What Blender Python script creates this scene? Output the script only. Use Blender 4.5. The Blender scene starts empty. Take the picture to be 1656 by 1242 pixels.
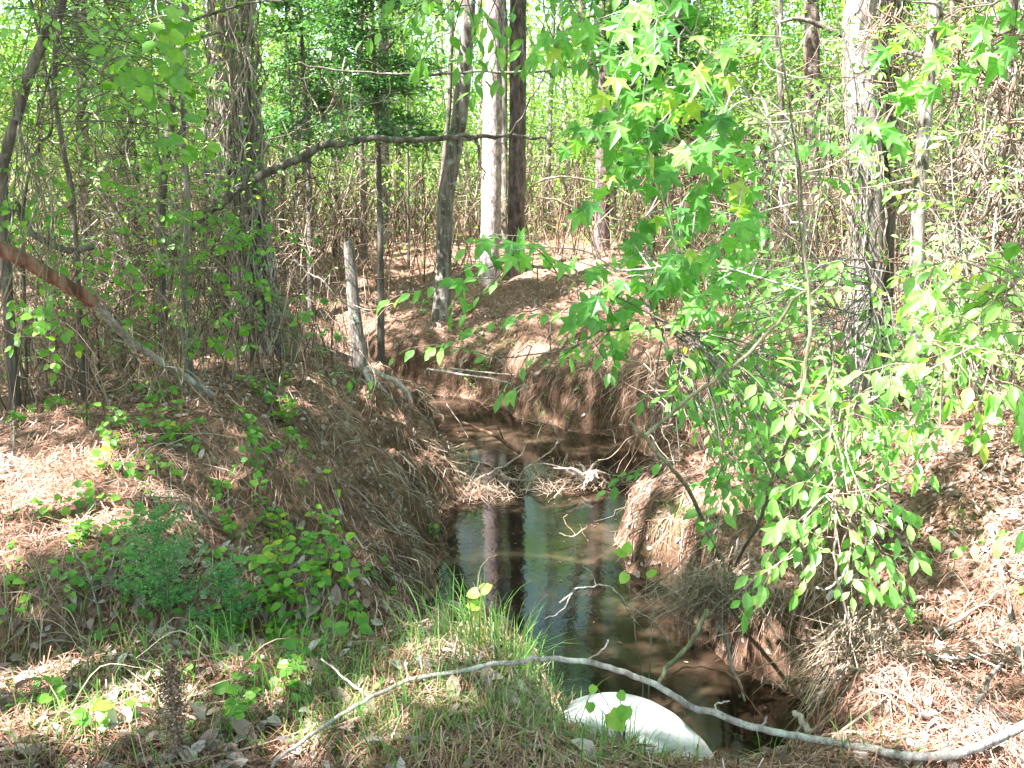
import bpy, math, random
import numpy as np
R = np.random.default_rng(11)
random.seed(11)
sc = bpy.context.scene
C = bpy.context.collection
pi = math.pi

# ------------------------------------------------------------------ camera
F, T, EYE = 1650.0, math.radians(11.3), 1.6
cam = bpy.data.cameras.new('camera'); co = bpy.data.objects.new('camera', cam); C.objects.link(co)
co.location = (0, 0, EYE); co.rotation_euler = (pi/2 - T, 0, 0)
cam.sensor_width = 36; cam.lens = 36*F/1656; cam.clip_start = 0.05; cam.clip_end = 600
sc.camera = co

def ray(px, py):
    u, v = (px-828)/F, (621-py)/F
    return np.array([u, math.cos(T)+v*math.sin(T), -math.sin(T)+v*math.cos(T)])
def at(px, py, D):                      # the point seen there at distance y = D
    d = ray(px, py); return d*(D/d[1]) + [0, 0, EYE]
def onz(px, py, z):                     # the point seen there on a level plane
    d = ray(px, py); return d*((z-EYE)/d[2]) + [0, 0, EYE]

# ------------------------------------------------------------------ noise and terrain
def _h(ix, iy, s):
    n = np.sin(ix*127.1 + iy*311.7 + s*74.7)*43758.5453
    return n - np.floor(n)
def vn(x, y, s=0):
    xi, yi = np.floor(x), np.floor(y); fx, fy = x-xi, y-yi
    fx = fx*fx*(3-2*fx); fy = fy*fy*(3-2*fy)
    a, b, c, d = _h(xi, yi, s), _h(xi+1, yi, s), _h(xi, yi+1, s), _h(xi+1, yi+1, s)
    return (a*(1-fx)+b*fx)*(1-fy) + (c*(1-fx)+d*fx)*fy
def fbm(x, y, sc_, o=4, s=0):
    r = 0; a = .5
    for k in range(o):
        r = r + a*(vn(x*sc_, y*sc_, s+k*3)-.5); a *= .5; sc_ *= 2.03
    return r
def ss(a, b, x):
    t = np.clip((x-a)/(b-a), 0, 1); return t*t*(3-2*t)

WL = -1.4
edge = [(700,1030),(705,960),(690,905),(722,850),(752,812),(722,778),(700,742),(700,712),(674,690),(662,664),(640,640),(560,632),(470,630),
        (470,612),(560,612),(668,634),(760,650),(850,672),(930,697),(1000,712),(1045,742),(1090,765),(1160,786),
        (1120,801),(1060,817),(1035,850),(1015,890),(1012,930),(1060,965),(1120,1000),(1190,1060),(1260,1110),(1330,1150),(1370,1200)]
POLY = [tuple(onz(px, py, WL)[:2]) for px, py in edge] + [(1.55,4.4),(1.2,3.85),(.85,3.5),(.45,3.62),(.1,4.0),(-.35,4.7),(-.55,5.5)]
POLY = np.array(POLY)

def wdist(x, y):
    """signed distance to the water's edge, positive on land"""
    sh = x.shape; x = x.ravel(); y = y.ravel()
    wx = x + .10*np.sin(y*3.1+x) + .05*np.sin(y*8.3+2); wy = y + .09*np.sin(x*3.7+1) + .05*np.sin(x*9.1)
    best = np.full(x.shape, 1e9); inside = np.zeros(x.shape, bool)
    for i in range(len(POLY)):
        ax, ay = POLY[i-1]; bx, by = POLY[i]
        dx, dy = bx-ax, by-ay
        t = np.clip(((wx-ax)*dx+(wy-ay)*dy)/(dx*dx+dy*dy+1e-9), 0, 1)
        best = np.minimum(best, np.hypot(wx-ax-t*dx, wy-ay-t*dy))
        inside ^= ((ay > wy) != (by > wy)) & (wx < (bx-ax)*(wy-ay)/(by-ay+1e-12)+ax)
    return np.where(inside, -best, best).reshape(sh)

DAM = [(915,775,.14,.16,.12),(962,780,.16,.15,.12),(768,803,.14,.14,.10)]
DAMW = [(onz(a, b, WL)[:2], c, d, e) for a, b, c, d, e in DAM]
def H(x, y):
    x = np.asarray(x, float); y = np.asarray(y, float)
    d = wdist(x, y)
    n1 = fbm(x, y, .35, 3, 1); n2 = fbm(x, y, 1.6, 4, 9); n3 = fbm(x, y, 6.0, 3, 20)
    near = 1-ss(3.9, 4.9, y)
    right = ss(.7, 1.5, x)*(1-near)*(1-ss(9.3, 10.6, y))
    cut = ss(1.0, 2.0, x)*ss(9.3, 10.3, y)*(1-ss(11.5, 14, y))
    far = np.maximum(ss(10.3, 12.0, y)*(1-ss(1.0, 2.0, x))*ss(-3.2, -1.4, x), ss(11.5, 14, y)*ss(-3.2,-1.4,x))
    left = np.clip(1-near-right-cut-far, 0, 1)
    # plateau heights
    P = near*(0 - .33*ss(1.2, 1.9, x)) + right*(-.42+.05*(x-1.5)) + cut*(-.18+.1*ss(11,15,y)) + far*(.22) + left*(-.02)
    P = P + ss(13, 19, y)*.12 + n1*.35*ss(3, 6, y) + n1*.1
    f = near*1.05 + right*.56 + cut*.95 + far*.60 + left*.30
    fw = near*.32 + right*.16 + cut*.34 + far*.32 + left*.22
    tw = near*.5 + right*2.6 + cut*1.6 + far*4.4 + left*1.5
    dd = d + (n2*.26+n3*.30)*np.clip(d*4, 0, 1)
    a = np.clip(dd/fw, 0, 1); a = a*a*(3-2*a); a = a**.8
    b = np.clip((dd-fw*.7)/tw, 0, 1); b = 1-(1-b)**1.8
    z = WL + f*a + (P-WL-f)*b
    z = np.where(d < 0, WL - .35*ss(0, .5, -d) - .02, z)
    # side gully on the left behind the near shelf
    g = np.exp(-((y-(3.78+.12*(x+.5)))/.30)**2)*ss(-.15, -.6, x)*(1-.4*ss(-2.2, -3.5, x))
    z = z - g*.48
    # bulge of the left mound and shallow hollow behind
    z = z + .16*np.exp(-((x+2.4)/1.3)**2-((y-6.0)/1.2)**2)
    z = z + .10*np.exp(-((x+.1)/.5)**2-((y-3.0)/.35)**2)
    z = z - .34*np.exp(-(np.abs(x-.50)/.50)**3-((y-3.2)/.42)**2)
    for (c, sx, sy, hh) in DAMW:
        m = np.exp(-((x-c[0])/sx)**2-((y-c[1])/sy)**2)
        z = np.maximum(z, WL-.3 + (hh+.3)*np.clip(m*1.4, 0, 1) + n3*.12) if hh else z
    rough = ss(-.1, .4, d)
    z = z + rough*(n2*.16 + n3*.10 + fbm(x, y, 17., 2, 40)*.035)
    return z
def h1(x, y): return float(H(np.array([x]), np.array([y]))[0])
def ground(px, py, lo=1.5, hi=60.):
    """first hit of the pixel's ray on the terrain"""
    d = ray(px, py); D = np.geomspace(lo, hi, 900)
    P = d[None]*(D/d[1])[:, None] + [0, 0, EYE]
    below = P[:, 2] < np.maximum(H(P[:, 0], P[:, 1]), WL)
    k = int(np.argmax(below)) if below.any() else len(D)-1
    return P[k]

# ------------------------------------------------------------------ sun, gaps cut in the canopy so chosen spots are sunlit
EL, AZ = math.radians(56), math.atan2(-.52, -.85)         # towards the sun: left, a little behind the camera
SUN = np.array([math.cos(EL)*math.cos(AZ), math.cos(EL)*math.sin(AZ), math.sin(EL)])
GAPS = []
def gap(px, py, r, D=None):
    r *= 1.2
    p = at(px, py, D) if D else ground(px, py)
    GAPS.append((p, r))
for a in [(30,790,.5),(95,850,.42),(150,760,.25),(20,500,.8),(120,470,.7),(330,590,.35),(590,530,.5),(640,470,.55),(620,590,.3),(700,440,.5),(820,500,.45),(860,450,.5),(860,570,.3),
          (700,655,.45),(1180,640,.5),(1200,560,.35),(1170,740,.3),(1150,790,.25),(1480,770,.5),(1560,700,.7),(1620,800,.5),(1480,850,.3),
          (1610,960,.3),(1560,1060,.35),(1620,1130,.4),(1500,1150,.25),(1000,870,.4),(930,800,.3),(775,800,.28),(1090,860,.22),
          (60,1130,.25),(210,1170,.2),(320,1115,.25),(450,1150,.2),(620,1140,.2),(560,1200,.15),(560,400,.8),(900,395,1.),(300,400,1.),(1640,600,.6),(430,980,.1),(700,400,.9),(800,410,.7),(980,400,.9),(760,500,.4),(560,560,.4),(1570,1190,.3),(1650,900,.3),(1440,960,.2),(240,400,1.),(480,640,.15),(680,800,.12),(1250,640,.35),(960,470,.3),(620,520,.4)]: gap(*a)
for a in [(795,120,.55,17.),(795,220,.55,17.),(795,310,.55,17.),(795,370,.4,17.),(1392,480,.35,9.),(1392,400,.3,9.),(1390,320,.3,9.),(1390,240,.3,9.),(1385,100,.15,9.),
          (1110,1190,.2,3.2),(820,1050,.25,3.3),(1330,930,.22,3.4),(1400,850,.2,3.4),(1250,920,.15,3.4),(1580,560,.3,3.6),(1600,650,.3,3.6),(1450,620,.2,3.6),
          (1180,310,.2,4.4),(1040,420,.2,4.4),(1500,60,.3,5),(1480,500,.3,5.),(405,520,.12,9.5),(620,485,.15,4.5),(1490,650,.25,7.5),(440,950,.12,3.6),(180,850,.12,5),
          (570,480,.2,10.5),(630,620,.3,10.8)]: gap(*a)
GP = np.array([g[0] for g in GAPS]); GR = np.array([g[1] for g in GAPS])
def keep(P, zmin=1.9):
    ok = np.ones(len(P), bool)
    for p, r in zip(GP, GR):
        v = P - p; t = v@SUN
        d = np.linalg.norm(v - t[:, None]*SUN, axis=1)
        ok &= ~((d < r*(.8+.4*vn(P[:, 0]*3, P[:, 1]*3, 5))) & (t > .9) & (P[:, 2] > zmin))
    return ok

# ------------------------------------------------------------------ mesh building
class Geo:
    def __init__(s): s.V = []; s.F = {}; s.T = []; s.n = 0
    def add(s, V, F, tint):
        V = np.asarray(V, float).reshape(-1, 3); F = np.asarray(F, int)
        s.V.append(V); s.F.setdefault(F.shape[1], []).append(F+s.n)
        s.T.append(np.broadcast_to(np.asarray(tint, float).ravel(), (len(V),)) if np.size(tint) in (1, len(V)) else tint)
        s.n += len(V)
    def tube(s, pts, rad, n=6, tint=.5, rough=0., caps=True):
        pts = np.asarray(pts, float); m = len(pts)
        rad = np.broadcast_to(np.asarray(rad, float), (m,)) if np.ndim(rad) == 0 else np.interp(np.linspace(0, 1, m), np.linspace(0, 1, len(rad)), rad)
        tg = np.gradient(pts, axis=0); tg /= np.linalg.norm(tg, axis=1)[:, None]+1e-9
        ref = np.array([1., 0, 0]) if abs(tg[:, 0]).mean() < .7 else np.array([0, 0, 1.])
        b = np.cross(tg, ref); b /= np.linalg.norm(b, axis=1)[:, None]+1e-9
        a = np.cross(b, tg)
        th = np.arange(n)*2*pi/n
        rr = rad[:, None]*np.ones((1, n))
        if rough:
            u = np.cos(th)[None]*1.7+np.zeros((m, 1)); z = np.cumsum(np.r_[0, np.linalg.norm(np.diff(pts, axis=0), axis=1)])
            rr = rr*(1+rough*2*(vn(u*3+7+s.n % 13, np.sin(th)[None]*5+z[:, None]*3.0, 3)-.5)+rough*(vn(np.arange(n)[None]*1.0+z[:, None]*0, z[:, None]*1.3+9, 8)-.5)*1.5)
        V = pts[:, None] + rr[:, :, None]*(np.cos(th)[None, :, None]*a[:, None]+np.sin(th)[None, :, None]*b[:, None])
        i = np.arange(m-1)[:, None]*n; j = np.arange(n)[None]; k = (j+1) % n
        Fq = np.stack([i+j, i+k, i+n+k, i+n+j], -1).reshape(-1, 4)
        s.add(V.reshape(-1, 3), Fq, tint)
        if caps:
            for e, sg in ((0, 0), (m-1, 1)):
                ring = V[e]; c = pts[e] + (tg[e]*rad[e]*.3 if sg else -tg[e]*rad[e]*.3)
                W = np.vstack([ring, c[None]]); jj = np.arange(n); kk = (jj+1) % n
                Ft = np.stack([jj, kk, np.full(n, n)], -1) if sg else np.stack([kk, jj, np.full(n, n)], -1)
                s.add(W, Ft, tint)
    def leaves(s, tpl, P, ax, nm, size, tint):
        """tpl = (verts (across, along, up), faces); one copy per row of P"""
        tv, tf = tpl; N = len(P)
        if not N: return
        ax = ax/(np.linalg.norm(ax, axis=1)[:, None]+1e-9)
        sd = np.cross(ax, nm); sd /= np.linalg.norm(sd, axis=1)[:, None]+1e-9
        up = np.cross(sd, ax)
        size = np.broadcast_to(size, (N,))
        V = P[:, None] + size[:, None, None]*(tv[None, :, 0, None]*sd[:, None]+tv[None, :, 1, None]*ax[:, None]+tv[None, :, 2, None]*up[:, None])
        k = len(tv); tint = np.repeat(np.broadcast_to(tint, (N,)), k)
        s.V.append(V.reshape(-1, 3)); s.T.append(tint)
        for f in tf:
            f = np.asarray(f); s.F.setdefault(len(f), []).append((np.arange(N)[:, None]*k+f[None])+s.n)
        s.n += N*k
    def ribbons(s, A, M, B, w, tint):
        N = len(A); d = B-A; sd = np.stack([-d[:, 1], d[:, 0], d[:, 2]*0], -1); L = np.linalg.norm(sd, axis=1)[:, None]
        sd = np.where(L > 1e-4, sd/(L+1e-9), [1., 0, 0])*np.broadcast_to(w, (N,))[:, None]/2
        V = np.stack([A-sd, A+sd, M-sd, M+sd, B-sd*.3, B+sd*.3], 1).reshape(-1, 3)
        i = np.arange(N)[:, None]*6
        Fq = np.concatenate([i+np.array([[0, 1, 3, 2]]), i+np.array([[2, 3, 5, 4]])])
        s.V.append(V); s.T.append(np.repeat(np.broadcast_to(tint, (N,)), 6)); s.F.setdefault(4, []).append(Fq+s.n); s.n += N*6
    def build(s, name, mat, parent=None, origin=(0, 0, 0), smooth=True):
        me = bpy.data.meshes.new(name)
        if s.V:
            V = np.concatenate(s.V) - np.asarray(origin, float)
            me.vertices.add(len(V)); me.vertices.foreach_set('co', V.astype(np.float32).ravel())
            idx = []; tot = []
            for k, L in s.F.items():
                A = np.concatenate(L); idx.append(A.ravel()); tot.append(np.full(len(A), k))
            idx = np.concatenate(idx); tot = np.concatenate(tot)
            me.loops.add(len(idx)); me.loops.foreach_set('vertex_index', idx.astype(np.int32))
            me.polygons.add(len(tot)); me.polygons.foreach_set('loop_start', np.r_[0, np.cumsum(tot)[:-1]].astype(np.int32))
            me.polygons.foreach_set('use_smooth', np.full(len(tot), smooth))
            at_ = me.attributes.new('tint', 'FLOAT', 'POINT')
            at_.data.foreach_set('value', np.concatenate(s.T).astype(np.float32))
            me.update(calc_edges=True)
        me.materials.append(mat)
        o = bpy.data.objects.new(name, me); C.objects.link(o)
        if parent is not None: o.parent = parent
        else: o.location = origin
        return o

def tag(o, label, cat=None, group=None, kind=None):
    if label: o['label'] = label
    if cat: o['category'] = cat
    if group: o['group'] = group
    if kind: o['kind'] = kind
    return o
def thing(name, loc, label, cat, group=None, kind=None):
    o = bpy.data.objects.new(name, None); C.objects.link(o); o.location = loc; o.empty_display_size = .1
    return tag(o, label, cat, group, kind)
def smooth_path(pts, m=6):
    """Catmull-Rom through the points"""
    P = np.asarray(pts, float)
    if len(P) < 3: return np.linspace(P[0], P[-1], m+1)
    Q = np.vstack([2*P[0]-P[1], P, 2*P[-1]-P[-2]]); out = []
    for i in range(1, len(Q)-2):
        for t in np.arange(m)/m:
            a, b, c, d = Q[i-1], Q[i], Q[i+1], Q[i+2]
            out.append(.5*((2*b)+(c-a)*t+(2*a-5*b+4*c-d)*t*t+(3*b-a-3*c+d)*t**3))
    out.append(P[-1]); return np.array(out)
def wob(pts, amp, seed=None):
    r = R.normal(0, amp, pts.shape); r = (r+np.roll(r, 1, 0)+np.roll(r, -1, 0))/2; r[0] = 0
    return pts + r
def pxpath(L, D=None, m=6):
    """[(px, py[, D])] to a smooth world path"""
    return smooth_path([at(p[0], p[1], p[2] if len(p) > 2 else D) for p in L], m)

# leaf shapes: (across, along, up)
def tpl(v, f): return (np.array(v, float), f)
L_far = tpl([(0,0,0),(.32,.5,.06),(0,1,-.05),(-.32,.5,.06)], [(0,1,2,3)])
L_ov = tpl([(0,0,0),(.17,.22,.05),(.235,.48,.06),(.13,.78,.02),(0,1,-.1),(-.13,.78,.02),(-.235,.48,.06),(-.17,.22,.05),(0,.25,0),(0,.5,-.005),(0,.78,-.04)],
           [(0,1,8),(1,2,9,8),(2,3,10,9),(3,4,10),(4,5,10),(5,6,9,10),(6,7,8,9),(7,0,8)])
L_rd = tpl([(0,.06,0),(.22,-.02,.03),(.42,.18,.05),(.43,.48,.05),(.26,.78,.02),(0,1,-.06),(-.26,.78,.02),(-.43,.48,.05),(-.42,.18,.05),(-.22,-.02,.03),(0,.45,-.02)],
           [(0,1,2,10),(2,3,10),(3,4,10),(4,5,10),(5,6,10),(6,7,10),(7,8,10),(8,9,0,10)])
_st = [(0,.0,0)]
for k, (ang, rr) in enumerate([(-112,.50),(-82,.32),(-56,.76),(-30,.42),(0,1.0),(30,.42),(56,.76),(82,.32),(112,.50)]):
    a = math.radians(ang); _st.append((math.sin(a)*rr, .12+math.cos(a)*rr, -.20*rr*rr if k % 2 == 0 else .04))
_st += [(.06*s_, -.02, 0) for s_ in (1, -1)]
L_star = tpl(_st+[(0,.12,.02)], [(0,12,1)] and [(12,k,k+1) for k in range(1, 9)]+[(0,12,9)][:0]+[(12,9,10),(12,10,0),(12,0,11),(12,11,1)])
L_dead = tpl([(0,0,0),(.25,.3,.12),(.2,.7,.1),(0,1,.02),(-.2,.7,.16),(-.28,.3,.06),(0,.5,-.03)], [(0,1,6),(1,2,6),(2,3,6),(3,4,6),(4,5,6),(5,0,6)])

def rdirs(n, zs=1.):
    v = R.normal(0, 1, (n, 3)); v[:, 2] *= zs; return v/np.linalg.norm(v, axis=1)[:, None]
def leafcloud(g, Cc, rad, per, size, tplx=L_far, flat=.6, filt=True):
    Cc = np.atleast_2d(Cc); n = len(Cc)*per
    P = np.repeat(Cc, per, 0) + R.normal(0, 1, (n, 3))*np.repeat(np.broadcast_to(rad, (len(Cc),)), per)[:, None]*[1, 1, flat]
    if filt: P = P[keep(P)]
    n = len(P); ax = rdirs(n, .6); ax[:, 2] -= .25
    nm = R.normal(0, .55, (n, 3)) + [0, 0, 1]
    g.leaves(tplx, P, ax, nm, size*R.uniform(.6, 1.25, n), np.clip(R.normal(.5, .22, n), 0, 1))

# ------------------------------------------------------------------ materials
def mat(name):
    m = bpy.data.materials.new(name); m.use_nodes = True; nt = m.node_tree; nt.nodes.clear()
    o = nt.nodes.new('ShaderNodeOutputMaterial'); return m, nt, o
def nd(nt, t, **k):
    n = nt.nodes.new(t)
    for a, v in k.items():
        if a in n.inputs.keys(): n.inputs[a].default_value = v
        else: setattr(n, a, v)
    return n
def ramp(nt, stops, fac):
    r = nt.nodes.new('ShaderNodeValToRGB'); e = r.color_ramp.elements
    while len(e) < len(stops): e.new(.5)
    for i, (p, c) in enumerate(stops): e[i].position = p; e[i].color = (*c, 1)
    nt.links.new(fac, r.inputs[0]); return r.outputs[0]
def noise(nt, scale, vec=None, detail=6, rough=.6, dist=0):
    n = nd(nt, 'ShaderNodeTexNoise', Scale=scale, Detail=detail, Roughness=rough, Distortion=dist)
    if vec is not None: nt.links.new(vec, n.inputs['Vector'])
    return n.outputs['Fac']
def coords(nt, s=(1, 1, 1), kind='Object'):
    c = nt.nodes.new('ShaderNodeTexCoord'); m = nt.nodes.new('ShaderNodeMapping'); m.inputs['Scale'].default_value = s
    nt.links.new(c.outputs[kind], m.inputs[0]); return m.outputs[0]
def bump(nt, h, st, d, to):
    b = nd(nt, 'ShaderNodeBump', Strength=st, Distance=d); nt.links.new(h, b.inputs['Height']); nt.links.new(b.outputs[0], to)
def mixc(nt, a, b, f, mode='MIX'):
    m = nt.nodes.new('ShaderNodeMix'); m.data_type = 'RGBA'; m.blend_type = mode
    if isinstance(f, float): m.inputs[0].default_value = f
    else: nt.links.new(f, m.inputs[0])
    for s_, i in ((a, 6), (b, 7)):
        if isinstance(s_, tuple): m.inputs[i].default_value = (*s_, 1)
        else: nt.links.new(s_, m.inputs[i])
    return m.outputs[2]
def attr(nt):
    return nd(nt, 'ShaderNodeAttribute', attribute_name='tint').outputs['Fac']

def leaf_mat(name, dark, mid, light, trans=.5, gloss=.35):
    m, nt, o = mat(name)
    col = ramp(nt, [(0, dark), (.5, mid), (.93, light), (1, (light[0]*1.5, light[1], light[2]*.8))], attr(nt))
    n = noise(nt, 35., coords(nt), 3)
    col = mixc(nt, col, ramp(nt, [(.3, (.75, .8, .7)), (.7, (1.15, 1.12, 1.1))], n), 1., 'MULTIPLY')
    p = nd(nt, 'ShaderNodeBsdfPrincipled', Roughness=.42); p.inputs['Specular IOR Level'].default_value = gloss
    nt.links.new(col, p.inputs['Base Color'])
    t = nd(nt, 'ShaderNodeBsdfTranslucent'); nt.links.new(mixc(nt, col, (1.5, 1.75, .55), 1., 'MULTIPLY'), t.inputs[0])
    mx = nd(nt, 'ShaderNodeMixShader', Fac=trans); nt.links.new(p.outputs[0], mx.inputs[1]); nt.links.new(t.outputs[0], mx.inputs[2])
    nt.links.new(mx.outputs[0], o.inputs[0]); return m
M_can = leaf_mat('canopy leaf', (.05, .13, .03), (.09, .22, .045), (.17, .34, .06), .5)
M_bg = leaf_mat('understory leaf', (.07, .15, .045), (.17, .31, .09), (.34, .49, .16), .5)
M_star = leaf_mat('star leaf', (.07, .20, .06), (.15, .36, .10), (.25, .47, .14), .55)
M_ov = leaf_mat('oval leaf', (.09, .22, .05), (.17, .37, .09), (.32, .53, .16), .45, .6)
M_rd = leaf_mat('round leaf', (.07, .20, .035), (.13, .31, .045), (.26, .44, .06), .45, .5)
M_grass = leaf_mat('grass blade', (.06, .15, .04), (.14, .29, .08), (.30, .38, .17), .35)
M_cedar = leaf_mat('cedar leaf', (.06, .14, .06), (.12, .27, .12), (.22, .42, .20), .35)

def bark(name, c1, c2, c3, zs=2.2, scale=14., lich=0., lc=(.42, .47, .40), bmp=.8):
    m, nt, o = mat(name)
    v = coords(nt, (1, 1, .16*zs/2.2)); n = noise(nt, scale, v, 8, .65, .6); w = noise(nt, scale*4, v, 4, .7)
    big = noise(nt, 1.6, coords(nt), 3)
    ad = nd(nt, 'ShaderNodeMath', operation='MULTIPLY_ADD'); nt.links.new(w, ad.inputs[0]); ad.inputs[1].default_value = .3; nt.links.new(n, ad.inputs[2])
    col = ramp(nt, [(.5, c1), (.65, c2), (.8, c3)], ad.outputs[0])
    col = mixc(nt, col, ramp(nt, [(.3, (.75, .75, .75)), (.7, (1.2, 1.2, 1.2))], big), 1., 'MULTIPLY')
    if lich:
        l = noise(nt, 9., coords(nt), 6, .7); r = ramp(nt, [(.62-lich*.2, (0, 0, 0)), (.68-lich*.2, (1, 1, 1))], l)
        col = mixc(nt, col, lc, r)
    p = nd(nt, 'ShaderNodeBsdfPrincipled', Roughness=.9); nt.links.new(col, p.inputs['Base Color'])
    bump(nt, ad.outputs[0], bmp, .03, p.inputs['Normal']); nt.links.new(p.outputs[0], o.inputs[0]); return m
B_grey = bark('grey bark', (.06, .05, .042), (.17, .145, .125), (.32, .285, .26), lich=.3, lc=(.33, .38, .32))
B_pale = bark('pale pine bark', (.13, .09, .08), (.36, .28, .27), (.58, .50, .50), scale=18, zs=6)  # pale tone also holds the sunlight on the central pine
B_pine = bark('dark pine bark', (.04, .028, .025), (.12, .085, .08), (.25, .19, .18), scale=16, zs=4)  # dark tone also holds the shade on the pine beside it
B_flake = bark('flaking grey bark', (.07, .06, .055), (.24, .21, .20), (.50, .45, .43), lich=.25, lc=(.38, .42, .38), scale=11, zs=2.6, bmp=1.)
B_dark = bark('dark thin bark', (.045, .036, .03), (.12, .10, .085), (.24, .21, .18), lich=.1, lc=(.2, .23, .17))
B_twig = bark('grey twig bark', (.16, .135, .12), (.33, .29, .26), (.52, .48, .45), scale=30, lich=.35, lc=(.45, .5, .42))
B_bleach = bark('bleached wood', (.28, .2, .16), (.52, .43, .37), (.75, .67, .62), scale=40)
B_red = bark('rotten red wood', (.07, .03, .02), (.20, .095, .06), (.32, .19, .13), scale=12)
B_green = bark('olive sapling bark', (.10, .095, .05), (.20, .19, .11), (.30, .28, .19), scale=30)
B_vine = bark('dry vine bark', (.12, .08, .055), (.28, .20, .145), (.5, .4, .31), scale=30)

def tinted(name, stops, rough=.9, trans=0.):
    m, nt, o = mat(name); col = ramp(nt, stops, attr(nt))
    p = nd(nt, 'ShaderNodeBsdfPrincipled', Roughness=rough); nt.links.new(col, p.inputs['Base Color']); p.inputs['Specular IOR Level'].default_value = .25
    if trans:
        t = nd(nt, 'ShaderNodeBsdfTranslucent'); nt.links.new(col, t.inputs[0])
        mx = nd(nt, 'ShaderNodeMixShader', Fac=trans); nt.links.new(p.outputs[0], mx.inputs[1]); nt.links.new(t.outputs[0], mx.inputs[2]); nt.links.new(mx.outputs[0], o.inputs[0])
    else: nt.links.new(p.outputs[0], o.inputs[0])
    return m
M_needle = tinted('pine straw', [(0, (.08, .04, .03)), (.3, (.22, .105, .07)), (.55, (.37, .20, .145)), (.8, (.52, .355, .30)), (1, (.68, .57, .54))])
M_dead = tinted('dead leaf', [(0, (.12, .075, .055)), (.5, (.33, .245, .21)), (1, (.58, .50, .47))], .8, .15)
M_brush = tinted('dry brush', [(0, (.06, .038, .026)), (.5, (.21, .145, .10)), (1, (.48, .39, .31))])
M_vine = tinted('grey dead vine', [(0, (.10, .08, .068)), (.5, (.28, .235, .20)), (1, (.54, .49, .43))])
M_straw = tinted('dry grass', [(0, (.22, .15, .08)), (.5, (.40, .30, .18)), (1, (.62, .52, .36))], .8, .2)

# ground
def ground_mat():
    m, nt, o = mat('litter soil'); v = coords(nt)
    a = noise(nt, 30., v, 10, .7); b = noise(nt, 2.2, v, 5); c = noise(nt, 7., coords(nt, (1, 1, 1)), 6, .6, 1.)
    col = ramp(nt, [(.30, (.06, .038, .028)), (.45, (.16, .10, .07)), (.57, (.29, .20, .155)), (.70, (.46, .36, .32))], a)
    col = mixc(nt, col, ramp(nt, [(.35, (.7, .62, .55)), (.65, (1.2, 1.1, 1.05))], b), 1., 'MULTIPLY')
    # bare clay shows on the steep cut banks
    g = nt.nodes.new('ShaderNodeNewGeometry'); sx = nt.nodes.new('ShaderNodeSeparateXYZ'); nt.links.new(g.outputs['Normal'], sx.inputs[0])
    st = ramp(nt, [(.35, (1, 1, 1)), (.7, (0, 0, 0))], sx.outputs[2])
    col = mixc(nt, col, ramp(nt, [(.3, (.045, .026, .017)), (.5, (.12, .07, .045)), (.7, (.21, .135, .09))], noise(nt, 14., v, 8, .7)), st)
    mo = ramp(nt, [(.60, (0, 0, 0)), (.70, (1, 1, 1))], noise(nt, 1.3, coords(nt, (1, 1, 1)), 5))
    col = mixc(nt, col, (.09, .13, .03), mixc(nt, mo, (0., 0., 0.), .7))
    p = nd(nt, 'ShaderNodeBsdfPrincipled', Roughness=.95); nt.links.new(col, p.inputs['Base Color']); p.inputs['Specular IOR Level'].default_value = .15
    bump(nt, a, .9, .03, p.inputs['Normal']); nt.links.new(p.outputs[0], o.inputs[0]); return m
def axis(pts):
    out = []
    for a, b, st in pts: out.append(np.arange(a, b, st))
    return np.concatenate(out)
def spread(lo, hi, near, far_, st, grow=1.09):
    c = list(np.arange(near, far_, st)); s_ = st; v = near; L = []
    while v > lo: s_ *= grow; v -= s_; L.append(v)
    s_ = st; v = c[-1]; Rr = []
    while v < hi: s_ *= grow; v += s_; Rr.append(v)
    return np.array(L[::-1]+c+Rr)
gx = spread(-160, 160, -4.6, 4.6, .045); gy = spread(-60, 220, 2.0, 14.5, .045)
X, Y = np.meshgrid(gx, gy); Z = H(X, Y)
ny, nx = X.shape; i = np.arange(ny-1)[:, None]*nx; j = np.arange(nx-1)[None]
g = Geo(); g.add(np.stack([X, Y, Z], -1).reshape(-1, 3), np.stack([i+j, i+j+1, i+nx+j+1, i+nx+j], -1).reshape(-1, 4), .5)
tag(g.build('forest_floor', ground_mat()), 'brown forest floor of pine straw and leaf litter with eroded creek banks', 'ground', kind='structure')

ZG = Z; WG = wdist(X, Y)
def _bil(G, x, y):
    i = np.clip(np.searchsorted(gx, x)-1, 0, len(gx)-2); j = np.clip(np.searchsorted(gy, y)-1, 0, len(gy)-2)
    u = np.clip((x-gx[i])/(gx[i+1]-gx[i]), 0, 1); v = np.clip((y-gy[j])/(gy[j+1]-gy[j]), 0, 1)
    return (G[j, i]*(1-u)+G[j, i+1]*u)*(1-v)+(G[j+1, i]*(1-u)+G[j+1, i+1]*u)*v
def H(x, y): return _bil(ZG, np.asarray(x, float), np.asarray(y, float))
def wdist(x, y): return _bil(WG, np.asarray(x, float), np.asarray(y, float))
def h1(x, y): return float(H(x, y))

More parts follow.
